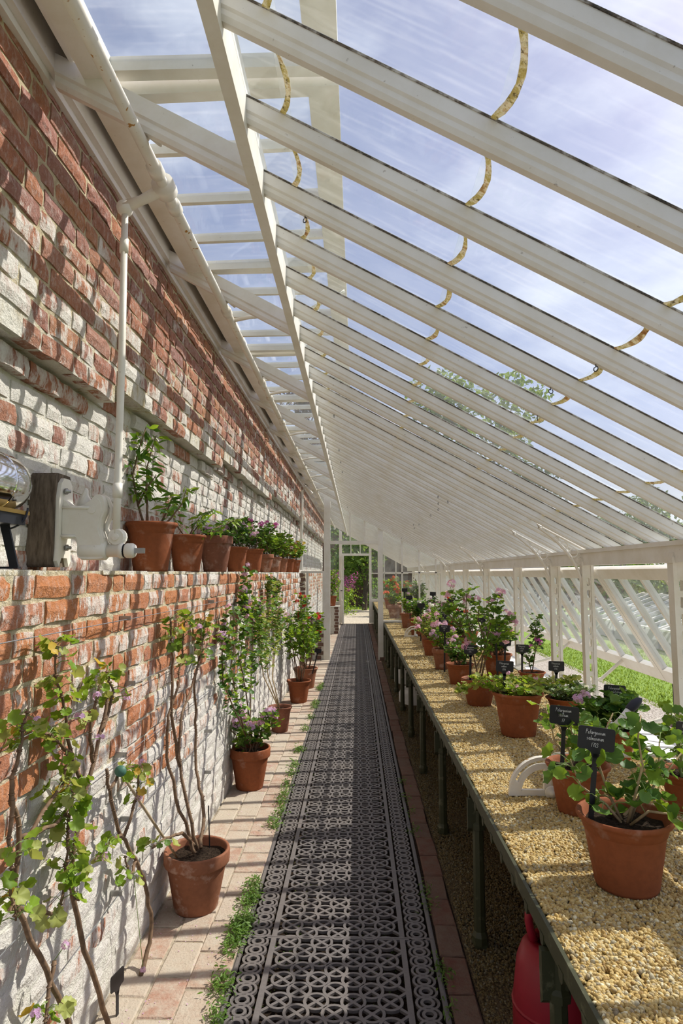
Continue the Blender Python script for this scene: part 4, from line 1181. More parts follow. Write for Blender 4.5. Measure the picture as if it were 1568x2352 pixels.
t, rg, z = potted('thin upright plant with feathery leaves and two pink blooms near the white sill', (1.36, 5.06, B0), .105, .13, 'flare', 'pot', 7, GB)
st = [[(0, 0, z), (-.02, 0, z + .1), (-.06, .0, z + .2)], [(0, 0, z), (.03, .0, z + .16), (.04, .01, z + .34), (.06, .01, z + .44)], [(.02, .01, z + .12), (.06, .02, z + .24), (.04, .0, z + .36)]]
dress(t, rg, st, 'fern', ['L_dark', 'L_mid'], .034, 190, .3, 1.0, False, [(-.01, -.02, z + .21), (.05, 0, z + .26), (.07, .0, z + .24)], 'F_mag', .026, 'stem_brown', .004)
t, rg, z = potted('low mound of silver grey foliage with tiny white flowers in a wide bowl', (1.30, 4.08, B0), .12, .12, 'flare', 'pot', 8, GB)
dress(t, rg, grow(rg, 12, .15, .17, z, .05), 'fern', ['L_grey', 'L_grey', 'L_mid'], .030, 520, .15, 1.0, False, 12, 'F_white', .014, 'stem_brown', .003)
t, rg, z = potted('dark lobed-leaved bushy plant beside the black-gripped vent lever', (1.24, 3.20, B0), .122, .15, 'flare', 'pot', 9, GB)
dress(t, rg, grow(rg, 11, .21, .16, z, .05), 'lobed', ['L_dark', 'L_dark', 'L_mid'], .052, 260, .2, 1.0, False, [(-.17, -.03, z + .15), (-.14, -.04, z + .17)], 'F_lilac', .026, 'stem_green', .004)
t, rg, z = potted('empty-looking dark pot just behind the trailing yellowish plant', (1.03, 4.10, B0), .10, .17, 'flare', 'pot_dark', 10, GB)
dress(t, rg, grow(rg, 5, .10, .10, z), 'lobed', ['L_yel', 'L_mid'], .026, 60, .3, 1.0, False, stemmat='stem_tan', sr=.003)
t, rg, z = potted('pot at the right edge with pale green shoots behind an acerifolium label', (1.25, 2.50, B0), .11, .15, 'flare', 'pot', 11, GB)
dress(t, rg, grow(rg, 8, .28, .14, z, .04), 'lobed', ['L_fresh', 'L_mid'], .036, 150, .4, 1.0, False, 4, 'F_lilac', .022, 'stem_green', .004)
far_specs = [   # label, x, y, pot r, pot h, plant h, spread, leaf, mats, leaf size, n, flowers, colour
    ('bushy green plant with many small lilac blooms, left row before the tall pink one', .80, 6.05, .10, .19, .24, .15, 'lobed', ['L_mid', 'L_fresh'], .03, 320, 12, 'F_lilac'),
    ('yellow-green bush spilling lilac blossom over the bench edge', .80, 7.0, .10, .18, .30, .20, 'lobed', ['L_yel', 'L_mid'], .03, 420, 16, 'F_pink'),
    ('low yellow-green bushy plant behind the lilac blossom', .86, 7.75, .11, .2, .30, .18, 'lobed', ['L_yel', 'L_mid'], .032, 340, 5, 'F_lilac'),
    ('white flowering plant in the middle of the bench, right of the dark labels', 1.12, 7.0, .11, .2, .30, .17, 'lobed', ['L_mid', 'L_dark'], .032, 300, 12, 'F_white'),
    ('silver-leaved plant against the sill with papery white blooms', 1.36, 6.4, .11, .2, .26, .16, 'lobed', ['L_grey', 'L_mid'], .034, 300, 10, 'F_white'),
    ('dark leafy plant against the sill with one coral flower head held high', 1.34, 7.7, .11, .2, .36, .15, 'round', ['L_dark', 'L_mid'], .04, 220, 3, 'F_coral'),
    ('green plant with white and pink blooms halfway to the partition', 1.06, 8.4, .11, .2, .34, .17, 'lobed', ['L_mid', 'L_fresh'], .034, 300, 12, 'F_white'),
    ('glossy green plant in the pot behind the far white quadrant', .86, 9.2, .125, .24, .34, .15, 'round', ['L_mid', 'L_dark'], .045, 240, 4, 'F_white'),
    ('pink and white flowered plant beside the farthest row of labels', 1.14, 9.3, .11, .2, .40, .17, 'lobed', ['L_mid', 'L_grey'], .034, 300, 12, 'F_pink'),
    ('tall green plant with red blooms close to the partition sill side', 1.36, 9.4, .11, .2, .42, .16, 'lobed', ['L_mid', 'L_dark'], .034, 280, 6, 'F_red'),
    ('leafy plant right beside the glazed partition, nearest the aisle', .82, 10.5, .12, .24, .36, .16, 'lobed', ['L_mid', 'L_fresh'], .036, 260, 5, 'F_lilac'),
    ('bushy plant by the partition in the back row with lilac blooms', 1.22, 10.6, .11, .2, .36, .17, 'lobed', ['L_mid', 'L_dark'], .034, 280, 8, 'F_lilac'),
    ('orange-red geranium standing just beyond the partition glass', .74, 12.7, .14, .26, .46, .20, 'lobed', ['L_mid', 'L_fresh'], .045, 300, 12, 'F_coral'),
    ('red geranium farther beyond the partition glass, taller', .98, 13.6, .14, .26, .60, .24, 'lobed', ['L_mid', 'L_fresh'], .05, 320, 14, 'F_coral'),
    ('white flowered plant beyond the partition near the back sash', 1.26, 13.2, .14, .26, .56, .22, 'lobed', ['L_mid', 'L_grey'], .05, 300, 9, 'F_white'),
    ('large green plant near the far end of the second bench', .82, 16.0, .15, .28, .66, .28, 'lobed', ['L_mid', 'L_fresh'], .06, 300, 8, 'F_coral'),
]
for i, (lab, x, y, r, h, ph, sp, lf, mts, ls, n, nf, fm) in enumerate(far_specs):
    t, rg, z = potted(lab, (x, y, B0), r, h, 'flare' if i % 3 else 'band', 'pot' if i % 2 else 'pot_old', 100 + i, GB)
    dress(t, rg, grow(rg, 10, ph, sp, z), lf, mts, ls, n, .2, 1.0, False, nf, fm, .030 if y < 11 else .045, 'stem_brown', .004)

# --- the ledge
GS = 'potted plants along the brick ledge'
S0z = H + .008
t, rg, z = potted('largest pot on the ledge, upright plant with glossy lance leaves, by the white rod', (-.985, 3.0, S0z), .122, .232, 'flare', 'pot', 201, GS, name='potted_plant')
st = [[(-.03, 0, z), (-.07, .0, z + .12), (-.10, .0, z + .26), (-.085, .02, z + .38), (-.05, .02, z + .50)], [(-.02, 0, z), (-.03, .01, z + .14), (-.04, .02, z + .30), (.0, .02, z + .46)], [(.04, 0, z), (.09, .02, z + .06), (.13, .05, z + .13), (.15, .05, z + .2)],
      [(.03, .0, z), (.06, .05, z + .1), (.08, .08, z + .18)], [(-.07, .0, z + .12), (-.04, .02, z + .2), (.0, .03, z + .26)], [(-.10, .0, z + .26), (-.13, -.02, z + .32), (-.12, -.02, z + .40)]]
dress(t, rg, st, 'lance', ['L_lance', 'L_lance', 'L_fresh'], .070, 170, .28, .25, True, stemmat='stem_brown', sr=.005, up=.45)
t, rg, z = potted('second pot on the ledge, low plant with yellow-green lance leaves spreading right', (-.985, 3.64, S0z), .112, .21, 'flare', 'pot', 202, GS, name='potted_plant')
st = [[(.0, 0, z), (.03, .05, z + .10), (.06, .10, z + .16)], [(0, 0, z), (.10, .1, z + .06), (.18, .25, z + .12), (.22, .4, z + .16)], [(0, .0, z), (-.05, -.1, z + .1), (-.04, -.16, z + .2)], [(0, 0, z), (.05, .12, z + .12), (.08, .25, z + .2)], [(0, 0, z), (.12, .0, z + .05), (.2, .08, z + .06)]]
dress(t, rg, st, 'lance', ['L_fresh', 'L_lance', 'L_fresh'], .058, 130, .3, .3, True, stemmat='stem_brown', sr=.004, up=.5)
led = [
    ('third pot on the ledge, darker and banded, with trailing fine leaves', 4.33, .118, .245, 'band', 'pot_dark', .10, .17, 'fern', ['L_dark', 'L_mid'], .03, 200, 4, 'F_lilac'),
    ('fourth pot on the ledge with lilac flowers on dark foliage', 5.08, .098, .20, 'flare', 'pot', .30, .20, 'lobed', ['L_dark', 'L_mid'], .034, 330, 13, 'F_lilac'),
    ('fifth pot on the ledge, tall plant with a magenta bloom at the top', 5.88, .108, .215, 'flare', 'pot', .46, .22, 'lobed', ['L_mid', 'L_dark'], .036, 330, 9, 'F_mag'),
    ('sixth pot on the ledge, small, with bright green leaves', 6.7, .09, .19, 'band', 'pot_old', .32, .20, 'lobed', ['L_fresh', 'L_mid'], .04, 240, 3, 'F_lilac'),
    ('seventh pot on the ledge with stained sides and leafy trailing shoots', 7.45, .09, .18, 'flare', 'pot_old', .36, .22, 'lobed', ['L_fresh', 'L_mid'], .045, 280, 2, 'F_lilac'),
    ('eighth pot on the ledge, pale bloomed clay, leafy and tall', 8.2, .085, .18, 'flare', 'pot_old', .42, .22, 'round', ['L_fresh', 'L_mid'], .05, 240, 2, 'F_pink'),
    ('ninth pot on the ledge, rounded leaves tinged orange', 9.0, .09, .19, 'flare', 'pot', .40, .22, 'round', ['L_fresh', 'L_mid', 'L_autumn'], .05, 200, 2, 'F_pink'),
    ('last pot on the ledge by the white downpipe, leaves hanging over the rim', 9.85, .105, .19, 'flare', 'pot', .38, .24, 'round', ['L_fresh', 'L_mid'], .055, 260, 4, 'F_lilac'),
]
for i, (lab, y, r, h, sty, pmt, ph, sp, lf, mts, ls, n, nf, fm) in enumerate(led):
    t, rg, z = potted(lab, (-.975, y, S0z), r, h, sty, pmt, 210 + i, GS, name='potted_plant' if i < 1 else 'potted_pelargonium')
    dress(t, rg, grow(rg, 9, ph, sp, z, .03, .03, .15), lf, mts, ls, n, .2, 1.0, False, nf, fm, .026, 'stem_brown', .004, box=(-.06, .32))

# --- the floor along the wall
GF = 'potted pelargoniums along the foot of the wall'
t, rg, z = potted('large weathered pot on the paving nearest the camera, thorny bare stems climbing the wall', (-.755, 3.09, 0), .152, .262, 'band', 'pot_old', 301, GF)
X0 = -.755; W = lambda pts: [(a - X0, b - 3.09, c) for a, b, c in pts]
st = [W([(-.76, 3.06, .25), (-.80, 3.02, .40), (-.86, 2.97, .66), (-.87, 2.94, .86), (-.86, 3.05, 1.0), (-.87, 3.16, 1.14), (-.87, 3.20, 1.33)]),
      W([(-.755, 3.10, .25), (-.80, 3.10, .42), (-.86, 3.14, .62), (-.87, 3.18, .82), (-.87, 3.36, .95), (-.87, 3.55, 1.12), (-.87, 3.5, 1.30)]),
      W([(-.745, 3.12, .25), (-.78, 3.30, .38), (-.85, 3.42, .52), (-.87, 3.48, .75), (-.87, 3.42, .95), (-.87, 3.56, 1.12), (-.87, 3.62, 1.28)]),
      W([(-.86, 3.14, .62), (-.86, 2.98, .9), (-.87, 3.0, 1.15), (-.87, 2.95, 1.34)]), W([(-.77, 3.08, .28), (-.79, 2.95, .38), (-.82, 2.80, .42), (-.84, 2.68, .43)])]
st = [bend(pl, rg) for pl in st]
dress(t, rg, st, 'lobed', ['L_fresh', 'L_mid', 'L_yel'], .045, 105, .76, 1.0, True, [W([(-.85, 3.6, 1.2)])[0], W([(-.85, 3.4, 1.26)])[0]], 'F_lilac', .022, 'stem_brown', .0075, box=(-.115, .2), autumn=.08)
th_mb = MB()
for pl in st:
    for k in range(len(pl) - 1):
        for j in range(4):
            q = Vector(pl[k]).lerp(Vector(pl[k + 1]), rg.random()); a = rg.uniform(0, 6.28); d = Vector((math.cos(a), math.sin(a) * .6, rg.uniform(-.2, .6))).normalized()
            th_mb.tube([q, q + d * rg.uniform(.010, .016)], [.003, .001], 4, False)
th_mb.build('thorns', M['stem_brown'], t, kind='stuff')
t, rg, z = potted('second floor pot by the wall, bushy with pink flower heads and stems trained high', (-.785, 4.74, 0), .148, .285, 'band', 'pot', 302, GF)
X0 = -.785; W = lambda pts: [(a - X0, b - 4.74, c) for a, b, c in pts]
st = grow(rg, 9, .40, .22, z, .06) + [W([(-.79, 4.7, .3), (-.84, 4.55, .6), (-.87, 4.4, .9), (-.87, 4.6, 1.15), (-.87, 4.8, 1.35), (-.86, 4.95, 1.58)]), W([(-.78, 4.8, .3), (-.85, 4.9, .65), (-.87, 4.75, .9), (-.87, 4.9, 1.2), (-.87, 4.75, 1.42)]), W([(-.78, 4.72, .3), (-.84, 4.4, .62), (-.87, 4.15, .85), (-.87, 4.1, 1.1), (-.87, 4.25, 1.3)]), W([(-.8, 4.8, .3), (-.86, 5.2, .7), (-.88, 5.4, 1.05), (-.88, 5.3, 1.35)])]
dress(t, rg, st, 'lobed', ['L_mid', 'L_dark', 'L_fresh'], .042, 820, .2, 1.3, False, 64, ['F_lilac', 'F_pink', 'F_lilac'], .029, 'stem_brown', .005, box=(-.085, .3))
t, rg, z = potted('small plain pot on the paving, third along the wall, plant trained on the bricks', (-.765, 6.38, 0), .12, .24, 'flare', 'pot_dark', 303, GF)
X0 = -.765; W = lambda pts: [(a - X0, b - 6.38, c) for a, b, c in pts]
st = [W([(-.77, 6.4, .2), (-.86, 6.2, .55), (-.88, 6.0, .9), (-.88, 6.2, 1.2), (-.87, 6.1, 1.5)]), W([(-.77, 6.4, .2), (-.86, 6.5, .5), (-.88, 6.7, .9), (-.88, 6.6, 1.2), (-.88, 6.7, 1.45)]), W([(-.76, 6.35, .2), (-.86, 5.9, .6), (-.88, 5.6, 1.0), (-.88, 5.5, 1.3)]), W([(-.86, 6.5, .5), (-.88, 6.9, .8), (-.88, 7.0, 1.15)])]
dress(t, rg, st, 'fern', ['L_mid', 'L_yel', 'L_mid'], .042, 950, .38, 1.6, False, 90, 'F_lilac', .019, 'stem_tan', .005, box=(-.09, .28))
t, rg, z = potted('flared terracotta pot on the paving, fourth along the wall, tall leafy stems', (-.71, 7.8, 0), .15, .26, 'flare', 'pot', 304, GF)
st = grow(rg, 8, 1.0, .26, z, .05, .05)
dress(t, rg, st, 'lobed', ['L_fresh', 'L_mid'], .05, 420, .42, 1.1, False, 5, 'F_lilac', .03, 'stem_brown', .006, box=(-.15, .3))
t, rg, z = potted('old bloomed pot farthest along the paving with scarlet flowers, before the door post', (-.70, 8.75, 0), .165, .27, 'flare', 'pot_old', 305, GF)
st = grow(rg, 9, 1.12, .34, z, .05, .05)
dress(t, rg, st, 'lobed', ['L_mid', 'L_dark', 'L_fresh'], .055, 420, .35, 1.1, False, 15, 'F_red', .036, 'stem_brown', .006, box=(-.18, .42))
t, rg, z = potted('clay pot on the low wall beyond the partition doorway, left', (-.66, 16.5, .70), .14, .26, 'flare', 'pot', 306, GF)
dress(t, rg, grow(rg, 8, .8, .25, z, .05, .05), 'lobed', ['L_mid', 'L_fresh'], .06, 300, .25, 1.1, False, 12, 'F_lilac', .035, 'stem_brown', .005, box=(-.2, .3))
sb = thing('brick_stand', 'low square brick pedestal carrying a pot beyond the doorway', 'pedestal', (-.66, 16.5, 0))
for i in range(9):
    for j, (bx, rz_) in enumerate(((-.10, 0), (.10, 0))):
        put(BARE['h', (i * 2 + j) % NV], 'brick', sb, Matrix.Translation((bx * 1.2 + (.02 if i % 2 else 0), -.172, .039 + i * COURSE)) @ Matrix.Rotation(R(-90), 4, 'Z'))
MB().box((-.19, -.16, 0), (.19, .16, .69)).build('core', M['mortar'], sb); MB().box((-.21, -.19, .685), (.21, .19, .70)).build('cap', M['mortar'], sb)

# --- climbing pelargoniums at the lower left, rooted in the strip by the wall
def climber(label, loc, stems, nleaf, size, seed, fl, mats=('L_fresh', 'L_fresh', 'L_yel')):
    rg = random.Random(seed); t = thing('climbing_pelargonium', label, 'climbing plant', loc, 0, 'climbers trained on the ledge wall')
    st = [[(a - loc[0], b - loc[1], c - loc[2]) for a, b, c in pl] for pl in stems]
    st = [bend(pl, rg, .004) for pl in st]
    dress(t, rg, st[1:], 'lobed', list(mats), size, nleaf, .35, .9, True, [(a - loc[0], b - loc[1], c - loc[2]) for a, b, c in fl], 'F_lilac', .016, 'stem_brown', .0055, up=.35, box=(-.025, .14), autumn=.05)
    pl = st[0]; MB().tube(pl, [.0092 - .0035 * k / (len(pl) - 1) for k in range(len(pl))], 7).build('stem', M['stem_brown'], t, True)
    nb = MB()
    for pl in st:
        for k in range(len(pl) - 1):
            for j in range(1):
                q = Vector(pl[k]).lerp(Vector(pl[k + 1]), rg.random()); nb.lathe([(0, -.006), (.009, 0), (0, .006)], 5, tuple(q))
    nb.build('nodes', M['stem_brown'], t, kind='stuff')
    return t
climber('nearest climbing plant on the left, thick brown stems and bright green scalloped leaves', (-.85, 2.06, 0),
    [[(-.85, 2.05, .0), (-.85, 1.97, .23), (-.85, 1.82, .47), (-.86, 1.66, .71), (-.86, 1.655, .88), (-.86, 1.61, 1.0)],
     [(-.86, 1.61, 1.0), (-.86, 1.63, 1.1), (-.86, 1.67, 1.2)], [(-.86, 1.66, .88), (-.85, 1.81, .85), (-.85, 1.91, .86), (-.85, 1.95, .92)],
     [(-.86, 1.655, .84), (-.85, 1.79, .92), (-.85, 1.86, .95), (-.84, 1.86, 1.04)], [(-.86, 1.63, .72), (-.85, 1.75, .66), (-.85, 1.88, .60), (-.85, 1.92, .74), (-.85, 1.9, .86)],
     [(-.85, 1.86, .47), (-.84, 1.8, .36), (-.82, 1.78, .26)], [(-.85, 1.97, .23), (-.83, 1.84, .22), (-.81, 1.76, .16)], [(-.86, 1.61, 1.0), (-.85, 1.60, .86), (-.84, 1.62, .70)]],
    128, .043, 401, [(-.83, 1.72, .42), (-.83, 1.88, .50), (-.82, 1.80, .22), (-.83, 1.66, 1.17), (-.83, 1.9, .80)])
climber('second climbing plant by the wall, thinner stems with leaves spread over the orange bricks', (-.85, 2.33, 0),
    [[(-.85, 2.30, .0), (-.85, 2.16, .24), (-.86, 2.03, .49), (-.86, 1.98, .66), (-.86, 2.06, .86), (-.86, 2.16, 1.02), (-.86, 2.22, 1.14)],
     [(-.86, 2.05, .84), (-.86, 1.93, 1.02), (-.86, 1.88, 1.15), (-.86, 1.82, 1.26), (-.86, 1.80, 1.36)], [(-.86, 2.16, 1.02), (-.86, 2.25, 1.12), (-.86, 2.2, 1.22)], [(-.86, 1.95, 1.0), (-.86, 1.83, 1.08), (-.86, 1.76, 1.12)],
     [(-.86, 2.1, .94), (-.85, 2.05, 1.05), (-.85, 2.10, 1.16), (-.85, 2.17, 1.22)], [(-.86, 1.98, .66), (-.85, 1.92, .78), (-.85, 1.95, .92)], [(-.86, 2.03, .55), (-.84, 1.92, .64), (-.84, 1.9, .72)]],
    128, .040, 402, [(-.83, 1.92, 1.12), (-.83, 2.04, 1.16), (-.83, 2.3, 1.1), (-.83, 2.08, 1.02), (-.83, 1.98, .9)])
climber('third climbing plant, pale slender stem curving up the limewashed wall', (-.84, 2.62, 0),
    [[(-.84, 2.58, .0), (-.83, 2.66, .08), (-.84, 2.67, .22), (-.86, 2.60, .38), (-.86, 2.52, .47), (-.86, 2.38, .60), (-.86, 2.27, .76), (-.86, 2.22, .88)],
     [(-.86, 2.38, .60), (-.86, 2.25, .62), (-.86, 2.15, .61)], [(-.86, 2.40, .58), (-.85, 2.50, .70), (-.85, 2.52, .80)], [(-.86, 2.54, .44), (-.85, 2.45, .42), (-.85, 2.40, .52)], [(-.86, 2.25, .80), (-.85, 2.35, .84), (-.85, 2.46, .82)]],
    50, .038, 403, [(-.83, 2.5, .82), (-.83, 2.16, .62), (-.83, 2.48, .7), (-.83, 2.58, .02)])

# ------------------------------------------------------------------ chalk-white handwriting for the name labels
GLY = {
 'P': [[(.1, 0), (.3, 2)], [(.12, 1.8), (.5, 2.05), (.85, 1.75), (.7, 1.25), (.25, 1.1)]], 'e': [[(.1, .5), (.65, .65), (.6, 1), (.3, 1.0), (.1, .5), (.25, .05), (.65, .15)]],
 'l': [[(.15, .05), (.4, 2.0)]], 'a': [[(.65, .95), (.25, 1), (.08, .4), (.25, 0), (.6, .5), (.7, 1)], [(.7, 1), (.62, .1), (.8, .05)]], 'r': [[(.1, 0), (.25, 1), (.3, .7), (.65, 1)]],
 'g': [[(.65, .95), (.25, 1), (.1, .5), (.3, .1), (.6, .5), (.7, 1), (.55, -.6), (.1, -.8), (0, -.5)]], 'o': [[(.4, 1), (.08, .6), (.2, .05), (.55, .1), (.68, .65), (.4, 1)]], 'n': [[(.1, 0), (.2, 1), (.22, .6), (.55, 1), (.6, .1), (.75, .05)]],
 'i': [[(.15, 1), (.2, .1), (.35, .1)], [(.22, 1.45), (.26, 1.5)]], 'u': [[(.1, 1), (.12, .2), (.35, .05), (.6, .5), (.65, 1), (.65, .1), (.8, .05)]], 'm': [[(.1, 0), (.18, 1), (.2, .6), (.45, 1), (.48, .1), (.52, .7), (.8, 1), (.85, .1), (1.0, .05)]],
 's': [[(.6, .9), (.3, 1), (.15, .75), (.5, .45), (.4, .05), (.05, .1)]], 't': [[(.35, 1.7), (.25, .1), (.5, .05)], [(.05, 1.1), (.6, 1.15)]], 'f': [[(.65, 1.9), (.4, 1.9), (.25, 0), (.2, -.4)], [(.05, 1.0), (.55, 1.05)]], 'b': [[(.15, 1.9), (.12, .1), (.5, .1), (.6, .7), (.3, .9), (.12, .6)]],
 'd': [[(.6, .95), (.2, .9), (.1, .3), (.35, .05), (.62, .5), (.7, 1.9), (.65, .05)]], 'v': [[(.1, 1), (.3, 0), (.65, 1)]], 'c': [[(.6, .9), (.3, 1), (.1, .5), (.3, .05), (.6, .2)]], 'p': [[(.2, 1), (.1, -.8)], [(.2, .8), (.55, 1), (.6, .4), (.2, .2)]],
 '1': [[(.15, 0), (.4, 1.7)]], '7': [[(.1, 1.6), (.8, 1.7), (.4, 0)], [(.25, .85), (.75, .9)]], '2': [[(.15, 1.4), (.45, 1.7), (.7, 1.3), (.1, .05), (.35, .15), (.8, .0)]], '3': [[(.15, 1.6), (.55, 1.65), (.6, 1.2), (.3, .95), (.65, .6), (.45, .05), (.1, .15)]],
 '4': [[(.55, 1.7), (.1, .6), (.8, .65)], [(.6, 1.0), (.5, 0)]], '5': [[(.7, 1.7), (.25, 1.65), (.2, 1.0), (.6, .9), (.6, .3), (.1, .05)]], '9': [[(.65, 1.2), (.3, 1.6), (.15, 1.2), (.6, 1.1), (.65, 1.6), (.5, 0)]], '6': [[(.6, 1.6), (.2, .8), (.2, .1), (.6, .2), (.55, .75), (.2, .6)]], ' ': []}
ADV = {'m': 1.08, 'l': .5, 'i': .5, '1': .6, 'P': .95, 't': .65, 'r': .7, ' ': .5}
def writing(mb, text, cx, cz, size, y=-.0016):
    wdt = sum(ADV.get(c, .82) for c in text); x = cx - wdt * size / 2
    for c in text:
        for pl in GLY.get(c, []):
            mb.tube([(x + (p * size), y, cz + q * size) for p, q in pl], size * .085, 4)
        x += ADV.get(c, .82) * size
def plate_outline(w, h, r=.008):
    pts = []
    for cx, cz, a0 in ((w / 2 - r, h - r, 0), (-w / 2 + r, h - r, 90), (-w / 2 + r, r, 180)):
        pts += [(cx + r * math.cos(R(a0 + a)), cz + r * math.sin(R(a0 + a))) for a in (0, 30, 60, 90)]
    pts += [(-.026, 0), (-.014, -.006), (-.008, -.022), (.008, -.022), (.014, -.006), (.026, 0)]
    pts += [(w / 2 - r + r * math.cos(R(a)), r + r * math.sin(R(a))) for a in (270, 300, 330, 360)]
    return pts
def name_label(label, loc, zc, w, lines, rz=0, roll=0, lean=0):
    """loc: where the stake enters the soil; zc: height of the plate centre"""
    h = w * .62
    t = thing('plant_label', label, 'plant label', loc, 0, 'black name labels')
    t.rotation_euler = Euler((R(lean), R(roll), R(rz)))
    L_ = zc - loc[2] - h / 2
    pl_ = MB().prism(plate_outline(w, h), lambda p, q, d: (p, d, q + L_), 0, .003).build('plate', M['black'], t)
    MB().box((-.0075, 0, -.012), (.0075, .003, L_ - .01)).build('stake', M['black'], t)
    if lines:
        mb = MB(); s0 = w * .062
        for i, tx in enumerate(lines):
            s = s0 * (1.05 if i == 2 else 1) * min(1, 11.2 / max(1, sum(ADV.get(c, .82) for c in tx)))
            writing(mb, tx, -.004 + (i == 2) * .0, L_ + h * (.68, .42, .13)[i], s)
        mb.build('writing', M['chalk'], pl_)
    return t
name_label('nearest black name label, reads Pelargonium salmoneum 1723, in the front pot', (.675, 1.93, .815), 1.064, .106, ['Pelargonium', 'salmoneum', '1723'], -4, 7, -3)
name_label('black label reading stillium, in the soil behind the second pot plant', (.758, 2.45, .80), 1.018, .108, ['Pelargonium', 'stillium', '17'], -3, 5, -2)
name_label('black label at the right edge reading acerifolium', (1.165, 2.36, .74), .985, .108, ['Pelargonium', 'acerifolium', '17'], 2, 6, 2)
name_label('black label with long word abrotanifolium 1724 over the dark bushy plant', (1.285, 3.28, .80), .955, .108, ['Pelargonium', 'abrotanifolium', '1724'], -2, 3, 0)
name_label('black label reading 1774 above the trailing yellowish plant', (.815, 3.62, .86), 1.03, .098, ['Pelargonium', 'radens', '1774'], 0, 3, 0)
name_label('black label reading 1792 above the silver grey mound, near the sill', (1.27, 4.16, .78), .955, .10, ['Pelargonium', 'sidoides', '1792'], 0, 2, 0)
name_label('black label beside the thin upright plant with two pink blooms', (1.275, 5.02, .80), .965, .10, ['Pelargonium', 'incanum', '1774'], 0, 2, 0)
name_label('black label in the front of the tall pink pelargonium pot', (.765, 4.40, .80), 1.03, .092, ['Pelargonium', 'cordifolium', '1774'], 0, 2, 0)
lb = [('black label standing over the lilac bush, left row', .775, 5.75, 1.055), ('black label deep in foliage behind the tall pink stems', 1.18, 5.45, 1.13), ('black label low among leaves of the bushy lilac plant', 1.20, 5.3, .985),
      ('black label on a tall stake by the yellow-green bush', .82, 8.3, 1.13), ('black label just behind the one on the tall stake', .80, 9.6, 1.18), ('black label in the white flowered middle plant', 1.02, 7.6, 1.06), ('black label against the sill by the papery white blooms', 1.30, 6.6, 1.10),
      ('black label toward the sill by the coral flower head', 1.26, 8.4, 1.19), ('black label nearest the partition in the back row', 1.18, 10.2, 1.22), ('black label by the plant beside the partition', .80, 10.9, 1.26), ('black label half hidden behind the lilac blossom bush', .90, 6.6, 1.06), ('black label half hidden right of the bushy lilac plant', 1.36, 7.1, 1.04)]
for i, (lab, x, y, zc) in enumerate(lb):
    name_label(lab, (x, y, BZ + .03), zc, .096, ['Pelargonium', ('ovale', 'crispum', 'fulgidum', 'tomentosum')[i % 4], '17'] if y < 8 else None, (-3, 2, 4, -1)[i % 4], (1, -2, 3)[i % 3], 0)
sl_ = name_label('black label seen edge-on, stuck in the paving strip at the bottom left', (-.845, 2.36, -.005), .115, .085, None, 80, 3, -4)
name_label('small black label among the scarlet flowers by the door post', (-.60, 8.6, .22), .52, .09, None, 0, 14, 0)

# ------------------------------------------------------------------ fittings
# vent winding gear on the left
g = thing('vent_winding_gear', 'white cast-iron vent gear on a wooden block with tall white rod to the roof shaft', 'vent gear', (-1.05, 2.12, H + .02))
def L(x, y, z): return (x + 1.05, y - 2.12, z - H - .02)
bb = MB(); prof = [(-.085, .0), (.085, .0), (.096, .008), (.10, .025), (.10, .285), (.096, .305), (.085, .315), (-.085, .315), (-.096, .305), (-.10, .285), (-.10, .025), (-.096, .008)]
bb.prism(prof, lambda p, q, d: (d, p * .55, q), -.045, .045).build('backing_block', M['wood'], g)
fl = [(-.05, .02), (-.035, .0), (-.02, .03), (.02, .03), (.035, .0), (.05, .02), (.045, .06), (.05, .23), (.04, .28), (.02, .30), (-.02, .30), (-.04, .28), (-.05, .23), (-.045, .06)]
MB().prism(fl, lambda p, q, d: (d, p, q), .045, .058).build('flange', M['white_iron'], g)
def smooth(pts, n=4):
    out = []; k = len(pts)
    for i in range(k):
        p0, p1, p2, p3 = [Vector(pts[(i + j - 1) % k]) for j in range(4)]
        for q in range(n):
            t = q / n
            out.append(tuple(.5 * ((2 * p1) + (p2 - p0) * t + (2 * p0 - 5 * p1 + 4 * p2 - p3) * t * t + (3 * p1 - p0 - 3 * p2 + p3) * t ** 3)))
    return out
body = smooth([(.050, .222), (.085, .208), (.120, .206), (.148, .222), (.166, .241), (.184, .243), (.197, .222), (.200, .188), (.190, .155), (.188, .123), (.200, .088), (.201, .040), (.190, .028), (.125, .028), (.112, .044), (.111, .076), (.098, .093), (.062, .097), (.050, .10)])
MB().prism(body, lambda p, q, d: (p, d, q), -.024, .020).prism([(a_ * .86 + .018, b_ * .86 + .021) for a_, b_ in body], lambda p, q, d: (p, d, q), -.028, -.02).build('casting', M['white_iron'], g)
rb = MB()
for q0, q1 in (((.055, .200), (.15, .198)), ((.055, .104), (.105, .102))): rb.tube([(q0[0], -.028, q0[1]), (q1[0], -.028, q1[1])], .0055, 8)
rb.prism(smooth([(.098, .20), (.097, .226), (.112, .252), (.119, .270), (.127, .262), (.129, .245), (.138, .228), (.137, .20)]), lambda p, q, d: (p, d, q), .0, .014)
rb.tube([(.176, .012, .243), (.196, .012, .232), (.211, .012, .20), (.208, .012, .17), (.197, .012, .145), (.196, .012, .128), (.208, .012, .108)], .008, 8)
rb.build('ribs', M['white_iron'], g, True)
MY = Matrix.Rotation(R(90), 4, 'X')
MB().lathe([(.0, 0), (.0135, .0), (.0135, .005), (.0, .0055)], 20, (.159, -.026, .192), MY).build('cover_disc', M['white_iron'], g)
MXr = Matrix.Rotation(R(90), 4, 'Y')
MB().lathe([(.030, 0), (.033, .004), (.033, .082), (.026, .088)], 20, (.118, 0, .056), MXr).lathe([(.0215, .0), (.0215, .046), (.026, .05), (.026, .062), (.022, .065)], 20, (.198, 0, .055), MXr).build('shaft_barrel', M['white_iron'], g, True)
